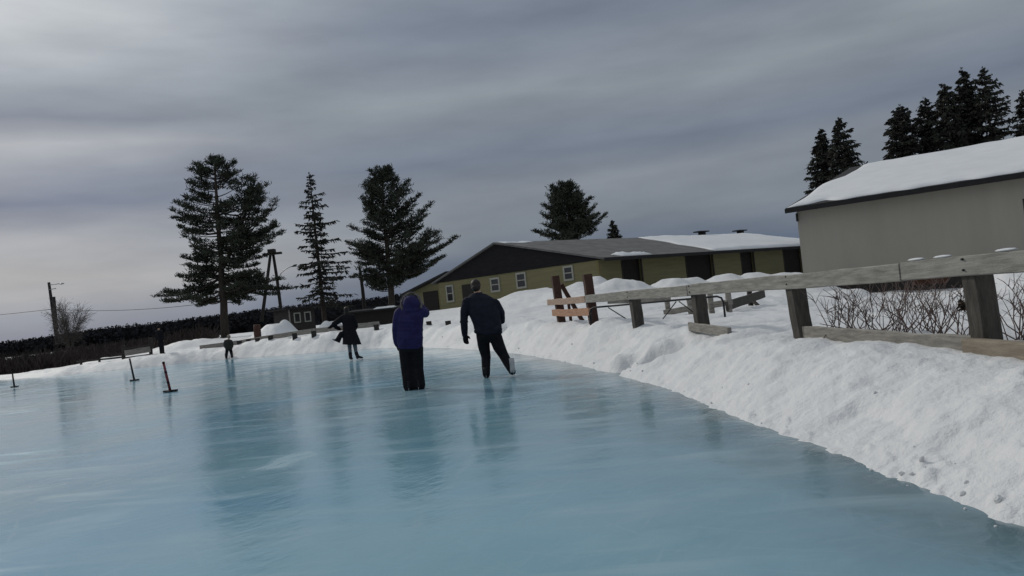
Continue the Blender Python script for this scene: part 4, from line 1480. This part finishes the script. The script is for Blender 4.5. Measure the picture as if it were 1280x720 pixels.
# ---- man in the dark jacket, pushing off to the right
f = Fig(14.25)
hc = f.p(595.0, 358.2, .20)
ht = (f.p(593.5, 350, .26) - f.p(597, 372, .08)).normalized()
torso = [(611, 424, .02, 13, .11), (611, 417, .0, 17.2, .16), (609, 405, .02, 18.0, .165), (605, 392, .06, 19.6, .17), (602, 380, .10, 19.5, .155), (600, 372, .13, 16.5, .13), (598, 367, .15, 9, .09)]
lleg = [(603.5, 420, .0), (605, 434, .08), (607.5, 446, .10), (607.5, 460, .02), (608, 468.5, -.02)]
rleg = [(618.5, 419, .0), (624, 434, .02), (629.5, 444, .02), (636, 456, -.10), (640.5, 464.5, -.22)]
larm = [(583.5, 377, .10), (580.5, 389, .06), (580, 401, .06), (580.5, 411, .12), (581, 419, .16)]
rarm = [(619, 379, .11), (626, 391, .18), (627, 401, .26), (620, 404, .38), (610, 402, .42)]
mb = MB()
f.rings(mb, torso, 14, .82, .82)
mb.tube([f.p(599, 371, .12), f.p(596.5, 364, .17)], [.062, .058], 10)
head(mb, hc, .235, ht)
f.limb(mb, lleg, [.08, .068, .052, .048, .036]); f.limb(mb, rleg, [.08, .068, .052, .048, .036])
f.limb(mb, larm, [.055, .046, .038, .034, .028]); f.limb(mb, rarm, [.055, .046, .038, .034, .028])
hd_l = f.p(582.5, 428, .19) - f.p(581, 419, .16)
hand(mb, f.p(581, 418.5, .16), hd_l, Vector((.25, 1, 0)), .19, 1, .4, .0085)
hand(mb, f.p(610, 402, .42), Vector((-1, .1, -.1)), Vector((0, -1, 0)), .165, 1, .6, .0085)
man = mb.build_body('person', M['skin'], None, .009, 3)
tag(man, 'person in a dark navy jacket and black trousers leaning forward and pushing off on skates', 'person', GP)
eyes(man, hc, .235, ht)
mb = MB()
f.rings(mb, [(r_[0], r_[1], r_[2], r_[3] * (1.0), r_[4]) for r_ in torso[1:]], 16, 1.0, 1.0)
f.limb(mb, larm, [.088, .078, .070, .066, .054]); f.limb(mb, rarm, [.088, .078, .070, .066, .054])
mb.loft([(f.p(599, 370, .13), Vector((.085, 0, 0)), Vector((0, .085, 0))), (f.p(597, 365.5, .16), Vector((.082, 0, 0)), Vector((0, .082, 0)))], 12)
# loose folds round the hem and the elbows
for px_, py_, dd_, r_ in ((597, 414, -.10, .05), (622, 412, -.11, .06), (609, 416, -.13, .05), (580, 402, .02, .055)):
    mb.ellipsoid(f.p(px_, py_, dd_), Vector((r_ * 1.5, 0, 0)), Vector((0, r_ * .7, 0)), Vector((0, 0, r_)), 10, 8)
mb.build_body('jacket', M['navy'], man, .013, 4)
mb = MB()
f.rings(mb, [(611, 427, .02, 12, .10), (611, 421, .0, 15.8, .145), (610.5, 412, .0, 16.2, .15), (610, 405, .02, 15.5, .14)], 14)
f.limb(mb, lleg, [.120, .108, .088, .078, .068]); f.limb(mb, rleg, [.122, .112, .090, .080, .066])
mb.build_body('trousers', M['black_cloth'], man, .013, 4)
mb = MB(); t_ = ht; fc = Vector((0, 1, 0)); fc = (fc - t_ * fc.dot(t_)).normalized(); sd2 = fc.cross(t_)
mb.ellipsoid(hc + t_ * .03 - fc * .012, sd2 * .093, fc * .105, t_ * .108, 14, 10)
mb.ellipsoid(hc - t_ * .04 - fc * .035, sd2 * .082, fc * .075, t_ * .085, 12, 8)
mb.build_body('hair', M['hair'], man, .012, 2)
mb = MB()
hand(mb, f.p(581, 418.5, .16), hd_l, Vector((.25, 1, 0)), .215, 1, .4, .015)
mb.tube([f.p(580.8, 416.5, .15), f.p(581.3, 421, .165)], [.042, .038], 10, capround=True)
mb.build_body('glove', M['black_cloth'], man, .008, 2)
mb = MB()
hand(mb, f.p(610, 402, .42), Vector((-1, .1, -.1)), Vector((0, -1, 0)), .185, 1, .6, .0135)
mb.build_body('glove', M['black_cloth'], man, .010, 2)
g0 = G(609, 473.5); g0 = Vector((g0.x, f.D - .08, 0.003))
skate(man, None, f.D, Vector((f.p(608, 471).x, f.D - .07, .003)), Vector((f.p(607, 471).x, f.D + .20, .003)), M['boot'], hk=.3)
h2 = Vector((f.p(642.5, 470).x, f.D - .40, .06)); t2_ = Vector((f.p(641, 470).x + .0, f.D - .16, .004))
skate(man, None, f.D, h2, t2_, M['pale_boot'])

# ---- person in the purple hooded jacket
f = Fig(13.45)
hc = f.p(514.0, 377, .05)
torso = [(513, 436, 0, 15.5, .15), (512.5, 425, 0, 16.3, .17), (512.5, 410, 0, 16.2, .165), (513, 397, 0, 16.8, .16), (513.5, 389, .01, 15.5, .13), (514, 384, .02, 9, .085)]
lleg = [(506.5, 434, 0), (508, 450, .02), (509, 462, .02), (510.5, 474, 0), (511.5, 483.5, 0)]
rleg = [(520.5, 434, 0), (521, 450, .03), (521.5, 461, .03), (523, 473, 0), (524, 482, 0)]
larm = [(499, 391, 0), (496, 402, .0), (495, 413, .02), (495.5, 423, .05), (496, 429, .07)]
rarm = [(527, 390, .01), (531.5, 391.5, .10), (531.5, 390, .20), (526, 384, .28), (521, 379, .27)]
mb = MB()
f.rings(mb, torso, 14, .82, .8)
mb.tube([f.p(514, 389, .02), f.p(514, 382, .04)], [.056, .054], 10)
head(mb, hc, .215)
f.limb(mb, lleg, [.078, .066, .05, .045, .036]); f.limb(mb, rleg, [.078, .066, .05, .045, .036])
f.limb(mb, larm, [.05, .042, .036, .032, .027]); f.limb(mb, rarm, [.05, .042, .036, .032, .027])
hl_ = f.p(497, 437, .10) - f.p(496, 429, .07)
hand(mb, f.p(496, 429, .07), hl_, Vector((1, .2, 0)), .15, -1, .5, .008)
hand(mb, f.p(521, 379, .27), Vector((-.6, .0, .8)), Vector((0, -1, 0)), .15, 1, .8, .008)
pp_ = mb.build_body('person', M['skin'], None, .009, 3)
tag(pp_, 'person in a purple hooded jacket with fur trim and wide black snow trousers, back turned', 'person', GP)
eyes(pp_, hc, .215)
mb = MB()
f.rings(mb, torso, 16)
f.limb(mb, larm, [.088, .078, .070, .064, .054]); f.limb(mb, rarm, [.088, .080, .076, .066, .054])
for yy in (402, 412, 422):
    f.rings(mb, [(512.6, yy - 2.2, 0, 15.6, .16), (512.6, yy, 0, 17.0, .178), (512.6, yy + 2.2, 0, 15.6, .16)], 16)
mb.build_body('jacket', M['purple'], pp_, .013, 3)
mb = MB()
mb.ellipsoid(f.p(514, 380, .0), Vector((.150, 0, 0)), Vector((0, .145, 0)), Vector((0, 0, .150)), 16, 12)
mb.ellipsoid(f.p(514, 388, -.04), Vector((.155, 0, 0)), Vector((0, .10, 0)), Vector((0, 0, .075)), 14, 8)
mb.build_body('hood', M['purple'], pp_, .013, 3)
mb = MB(); cpt = f.p(514, 380.5, -.02)
lp_ = []
for i in range(25):
    a = math.pi * (-.12 + 1.24 * i / 24)
    lp_.append(cpt + Vector((math.cos(a) * .172, .0 + .05 * math.sin(a), math.sin(a) * .18)))
mb.tube(lp_, [.013 + .003 * math.sin(i * 2.4) for i in range(25)], 8, capround=True)
furm = mb.build('fur_trim', M['fur'], pp_, True)
Qf = []
for pnt in lp_:
    Qf.append(blades(np.array([tuple(pnt)] * 30) + rng.normal(0, .012, (30, 3)), rng.normal(0, 1, (30, 3)), np.full(30, .026), np.full(30, .005)))
quad_mesh('fur_fringe', np.concatenate(Qf), M['fur'], furm)
mb = MB(); mb.ellipsoid(f.p(514, 373, .07), Vector((.112, 0, 0)), Vector((0, .12, 0)), Vector((0, 0, .112)), 14, 10)
mb.build('knit_cap', M['green_coat'], pp_, True)
mb = MB()
f.rings(mb, [(513, 440, 0, 14.8, .13), (513, 432, 0, 15.3, .15), (513, 426, 0, 15, .15)], 14)
f.limb(mb, lleg, [.118, .112, .106, .104, .104]); f.limb(mb, rleg, [.118, .112, .106, .106, .108])
mb.build_body('snow_trousers', M['black_cloth'], pp_, .013, 3)
for w_, d_, nn_, th in ((f.p(496, 429, .07), hl_, Vector((1, .2, 0)), -1), (f.p(521, 379, .27), Vector((-.6, .0, .8)), Vector((0, -1, 0)), 1)):
    mb = MB(); hand(mb, w_, d_, nn_, .172, th, .5, .0135); mb.tube([w_ - d_.normalized() * .03, w_ + d_.normalized() * .03], [.042, .04], 10, capround=True)
    mb.build_body('glove', M['black_cloth'], pp_, .009, 2)
for cx_, ex in ((512, -.02), (524.5, .03)):
    x_ = f.p(cx_, 486).x
    skate(pp_, None, f.D, Vector((x_, f.D - .10, .003)), Vector((x_ + ex, f.D + .18, .003)), M['boot'], hk=.1)

# ---- person in the black flaring coat
f = Fig(25.2)
hc = f.p(433.5, 388, .05)
torso = [(437.5, 424, 0, 8, .13), (436.5, 414, 0, 7.5, .12), (435.5, 406, 0, 7, .11), (435, 398, 0, 8, .11), (434.5, 394.5, 0, 6.6, .09), (434, 392.5, .01, 3, .06)]
lleg = [(436, 422, 0), (436.8, 431, .02), (437.4, 438, .02), (438, 444, 0), (438.4, 448, 0)]
rleg = [(442, 422, 0), (443.5, 431, .02), (444.6, 438, .02), (445.8, 443.5, -.02), (446.8, 447.5, -.03)]
larm = [(429.5, 396, 0), (424, 400.5, .0), (417.5, 405, .05), (420, 409, .18), (424, 411, .24)]
rarm = [(440.5, 396, 0), (443.5, 402, .05), (445, 408, .1), (443.5, 411, .2), (440, 412, .26)]
mb = MB()
f.rings(mb, torso, 14, .85, .85)
mb.tube([f.p(434.3, 395, 0), f.p(434, 391, .03)], [.05, .05], 10)
head(mb, hc, .215)
f.limb(mb, lleg, [.075, .062, .05, .044, .034]); f.limb(mb, rleg, [.075, .062, .05, .044, .034])
f.limb(mb, larm, [.045, .04, .034, .03, .025]); f.limb(mb, rarm, [.045, .04, .034, .03, .025])
hand(mb, f.p(424, 411, .24), Vector((1, .2, -.3)), Vector((0, -1, 0)), .15, 1, .6, .0085)
hand(mb, f.p(440, 412, .26), Vector((-1, .2, -.2)), Vector((0, -1, 0)), .15, -1, .6, .0085)
wo = mb.build_body('person', M['skin'], None, .0095, 3)
tag(wo, 'person in a flaring black coat above the knee with grey legs and dark boots', 'person', GP)
eyes(wo, hc, .215)
mb = MB()
f.rings(mb, torso, 16, 1.08, 1.1)
f.limb(mb, larm, [.085, .10, .085, .07, .06]); f.limb(mb, rarm, [.085, .08, .072, .066, .058])
# draped sleeve hanging out to the left
mb.loft([(f.p(428.5, 398, 0), Vector((.08, 0, .10)), Vector((0, .07, 0))), (f.p(420, 403.5, .02), Vector((.05, 0, .12)), Vector((0, .06, 0))), (f.p(413.5, 408, .03), Vector((.03, 0, .075)), Vector((0, .045, 0))), (f.p(409.5, 410, .03), Vector((.01, 0, .02)), Vector((0, .02, 0)))], 10)
f.rings(mb, [(440, 430.5, 0, 12.0, .24), (439, 424, 0, 10.6, .20), (437.5, 416, 0, 8.8, .16), (436, 408, 0, 7.4, .125)], 18)
mb.loft([(f.p(430, 413, -.02), Vector((.16, 0, .05)), Vector((0, .08, 0))), (f.p(424.5, 420, -.05), Vector((.15, 0, .09)), Vector((0, .07, 0))), (f.p(419.5, 426.5, -.08), Vector((.13, 0, -.075)), Vector((0, .05, 0)))], 12)
mb.build_body('coat', M['black_cloth'], wo, .016, 2)
mb = MB(); mb.ellipsoid(hc + UP * .025 - Vector((0, .015, 0)), Vector((.09, 0, 0)), Vector((0, .10, 0)), Vector((0, 0, .10)), 14, 10)
mb.ellipsoid(hc - UP * .09 - Vector((0, .05, 0)), Vector((.085, 0, 0)), Vector((0, .06, 0)), Vector((0, 0, .12)), 12, 8)
mb.build_body('hair', M['hair'], wo, .012, 2)
mb = MB()
f.limb(mb, lleg, [.082, .070, .058, .050, .044]); f.limb(mb, rleg, [.082, .070, .058, .050, .044]); mb.build_body('tights', M['tights'], wo, .012, 2)
for (x0_, y0_), (x1_, y1_), xo in (((437.6, 440.5), (438.6, 450.4), .01), ((445, 440), (447.8, 449.8), .10)):
    a = f.p(x0_, y0_, 0); c = f.p(x1_, y1_, -.03); c.z = .04
    mb = MB(); mb.tube([a, a.lerp(c, .5), c + UP * .05], [.062, .058, .055], 10)
    mb.tube([c + UP * .06 - Vector((0, .05, 0)), c + Vector((xo * .6, .07, .02)), c + Vector((xo, .17, .005))], [.05, .045, .032], 10, capround=True)
    bt_ = mb.build_body('skate', M['boot'], wo, .012, 2)
    MB().box(Vector((c.x - .003 + xo * .2, c.y - .12, .003)), Vector((.006, 0, 0)), Vector((xo, .30, 0)), Vector((0, 0, .045))).build('blade', M['blade'], bt_)

# ---- child with legs apart
f = Fig(38.4)
hc = f.p(286, 421.3, .02)
mb = MB()
torso = [(286, 437, 0, 4.0, .10), (285.5, 432, 0, 4.6, .11), (285.2, 428, 0, 4.6, .10), (285.2, 425.6, 0, 4.2, .085), (285.6, 424.2, 0, 2, .05)]
lleg = [(284.2, 435, 0), (283.4, 441, .03), (282.9, 446, 0)]
rleg = [(287.5, 435, 0), (289, 440.5, .03), (290, 445.2, 0)]
larm = [(281.6, 426.2, 0), (280.6, 430.5, .04), (281.3, 434, .08)]
rarm = [(289, 426.2, 0), (290.6, 430, .04), (290.6, 433.5, .08)]
f.rings(mb, torso, 12, .8, .8); mb.tube([f.p(285.6, 425, 0), f.p(286, 423, .01)], [.045, .04], 8)
head(mb, hc, .2)
f.limb(mb, lleg, [.06, .05, .035]); f.limb(mb, rleg, [.06, .05, .035]); f.limb(mb, larm, [.035, .03, .025]); f.limb(mb, rarm, [.035, .03, .025])
hand(mb, f.p(281.3, 434, .08), Vector((.1, .2, -1)), Vector((1, 0, 0)), .12, -1, .5, .0075); hand(mb, f.p(290.6, 433.5, .08), Vector((-.1, .2, -1)), Vector((-1, 0, 0)), .12, 1, .5, .0075)
kid = mb.build_body('person', M['skin'], None, .0085, 2)
tag(kid, 'small child in dark clothes skating with legs apart near the far bank', 'person', GP)
eyes(kid, hc, .2)
mb = MB(); f.rings(mb, torso, 14, 1.1, 1.15); f.limb(mb, larm, [.06, .055, .045]); f.limb(mb, rarm, [.06, .055, .045]); mb.build_body('jacket', M['green_coat'], kid, .014, 2)
mb = MB(); f.rings(mb, [(286, 438, 0, 3.6, .09), (286, 434, 0, 4.3, .11)], 12); f.limb(mb, lleg, [.085, .075, .06]); f.limb(mb, rleg, [.085, .075, .06]); mb.build_body('trousers', M['black_cloth'], kid, .014, 2)
mb = MB(); mb.ellipsoid(hc + UP * .03, Vector((.088, 0, 0)), Vector((0, .095, 0)), Vector((0, 0, .085)), 12, 8); mb.build('knit_cap', M['tan_grey'], kid, True)
for cx_ in (282.8, 290.2):
    x_ = f.p(cx_, 447).x
    skate(kid, None, f.D, Vector((x_, f.D - .07, .003)), Vector((x_, f.D + .12, .003)), M['boot'])

# ---- dark figure standing at the rim
f = Fig(41.5)
gz_ = H(f.p(202, 454).x, 41.5)
bx_ = f.p(202, 454).x
base_py = 454
def st(px, zz, dd=0): return Vector((f.p(px, 440).x, f.D + dd, gz_ + zz))
mb = MB()
X1 = Vector((1, 0, 0)); Y1 = Vector((0, 1, 0))
def trs(k): return [(st(202.3, .72), X1 * .15 * k, Y1 * .12 * k), (st(202, .95), X1 * .155 * k, Y1 * .12 * k), (st(201.4, 1.15), X1 * .17 * k, Y1 * .12 * k), (st(201.2, 1.24), X1 * .14 * k, Y1 * .1 * k), (st(201.1, 1.29), X1 * .06 * k, Y1 * .06 * k)]
mb.loft(trs(.85), 12)
head(mb, st(201, 1.42), .2)
mb.tube([st(201.1, 1.25), st(201, 1.36)], [.045, .042], 8)
LA = [st(198, 1.2), st(197, .98, .03), st(197.2, .80, .08)]; RA = [st(204.5, 1.2), st(205.2, .98, .03), st(205.2, .80, .08)]
LL = [st(200.8, .75), st(201, .42, .02), st(201.2, .1)]; RL = [st(203.6, .75), st(203.8, .42, .02), st(204, .1)]
for a in (LA, RA): mb.tube(a, [.04, .034, .028], 8, capround=True)
for a in (LL, RL): mb.tube(a, [.065, .052, .04], 8, capround=True)
hand(mb, LA[2], Vector((.05, .2, -1)), X1, .135, -1, .5, .0085); hand(mb, RA[2], Vector((-.05, .2, -1)), -X1, .135, 1, .5, .0085)
dk = mb.build_body('person', M['skin'], None, .0095, 2)
tag(dk, 'person in dark clothes standing still on the snow at the far left rim', 'person')
eyes(dk, st(201, 1.42), .2)
mb = MB(); mb.loft(trs(1.1), 14)
for a in (LA, RA): mb.tube(a, [.068, .058, .05], 8, capround=True)
mb.build_body('jacket', M['black_cloth'], dk, .014, 2)
mb = MB(); mb.loft([(st(202.3, .68), X1 * .13, Y1 * .11), (st(202.2, .80), X1 * .15, Y1 * .125)], 12)
for a in (LL, RL): mb.tube(a, [.088, .076, .066], 8, capround=True)
mb.build_body('trousers', M['black_cloth'], dk, .014, 2)
mb = MB(); mb.ellipsoid(st(201, 1.45), X1 * .09, Y1 * .1, UP * .09, 12, 8); mb.build('knit_cap', M['black_cloth'], dk, True)
for a in (LL, RL):
    q0 = a[2]
    MB().tube([q0 + UP * .05 - Y1 * .03, q0 + Vector((0, .06, -.04)), q0 + Vector((0, .18, -.05))], [.06, .055, .04], 8, capround=True).build('boot', M['boot'], dk, True)
# ------------------------------------------------------------------ light
SUN_AZ = R(-42); SUN_EL = R(30)
sd_ = bpy.data.lights.new('sun', 'SUN'); sd_.energy = 1.5; sd_.angle = R(4); sd_.color = (1.0, .95, .87)
so = bpy.data.objects.new('sun', sd_); C.objects.link(so)
tosun = Vector((math.sin(SUN_AZ) * math.cos(SUN_EL), math.cos(SUN_AZ) * math.cos(SUN_EL), math.sin(SUN_EL)))
so.rotation_euler = tosun.to_track_quat('Z', 'Y').to_euler()
W = bpy.data.worlds.new('World'); S.world = W; W.use_nodes = True
nt = W.node_tree; N = nt.nodes; L = nt.links
bg = N['Background']
sky = N.new('ShaderNodeTexSky'); sky.sky_type = 'NISHITA'; sky.sun_disc = False
sky.sun_elevation = SUN_EL; sky.sun_rotation = SUN_AZ % (2 * math.pi)
tc = N.new('ShaderNodeTexCoord')
sx = N.new('ShaderNodeSeparateXYZ'); L.new(tc.outputs['Generated'], sx.inputs[0])


def wn(scale, sc, detail=5, rot=(0, 0, 0)):
    mp = N.new('ShaderNodeMapping'); mp.inputs['Scale'].default_value = sc; mp.inputs['Rotation'].default_value = rot
    L.new(tc.outputs['Generated'], mp.inputs['Vector'])
    n = N.new('ShaderNodeTexNoise'); n.inputs['Scale'].default_value = scale; n.inputs['Detail'].default_value = detail
    L.new(mp.outputs[0], n.inputs['Vector']); return n.outputs['Fac']


def srgb(r, g, b_):
    return tuple(((c / 255 + .055) / 1.055) ** 2.4 if c > 10 else c / 255 / 12.92 for c in (r, g, b_))


zd = math_('ADD', sx.outputs['Z'], math_('MULTIPLY', math_('SUBTRACT', wn(2.0, (1, 1, 5), 5), .5), .10))
K = 14.6


def sc_(c): return tuple(v * K for v in srgb(*c))


left = ramp(zd, [(0.0, sc_((92, 104, 124))), (.035, sc_((110, 117, 131))), (.075, sc_((146, 146, 149))), (.12, sc_((136, 138, 144))), (.15, sc_((92, 99, 117))), (.185, sc_((124, 128, 136))), (.215, sc_((142, 144, 149))),
                 (.25, sc_((102, 108, 120))), (.285, sc_((132, 138, 145))), (.34, sc_((168, 172, 175))), (.42, sc_((164, 169, 172))), (1.0, sc_((176, 180, 184)))])
right = ramp(zd, [(0.0, sc_((58, 74, 98))), (.05, sc_((76, 87, 106))), (.09, sc_((100, 106, 115))), (.14, sc_((108, 113, 121))), (.18, sc_((94, 101, 114))), (.25, sc_((116, 122, 128))), (.33, sc_((100, 107, 119))), (.42, sc_((122, 130, 138))), (1.0, sc_((168, 173, 179)))])
azf = math_('ADD', sx.outputs['X'], math_('MULTIPLY', math_('SUBTRACT', wn(1.6, (1, 1, 3), 4), .5), .5))
mr = N.new('ShaderNodeMapRange'); mr.interpolation_type = 'SMOOTHSTEP'
mr.inputs['From Min'].default_value = -.56; mr.inputs['From Max'].default_value = .0
L.new(azf, mr.inputs['Value'])
clouds = mix(mr.outputs[0], left, right)
soft = ramp(wn(5.5, (1, 1, 4.5), 7), [(.3, (.86, .865, .875)), (.7, (1.12, 1.12, 1.11))])
clouds = mix(1.0, clouds, soft, 'MULTIPLY')
skyc = mix(.95, sky.outputs['Color'], clouds)
L.new(skyc, bg.inputs['Color'])
bg.inputs['Strength'].default_value = .1
S.view_settings.view_transform = 'Standard'
S.view_settings.look = 'None'
S.view_settings.exposure = 0
S.view_settings.gamma = 1
S.view_settings.use_curve_mapping = False
S.cycles.use_denoising = True
S.cycles.max_bounces = 6
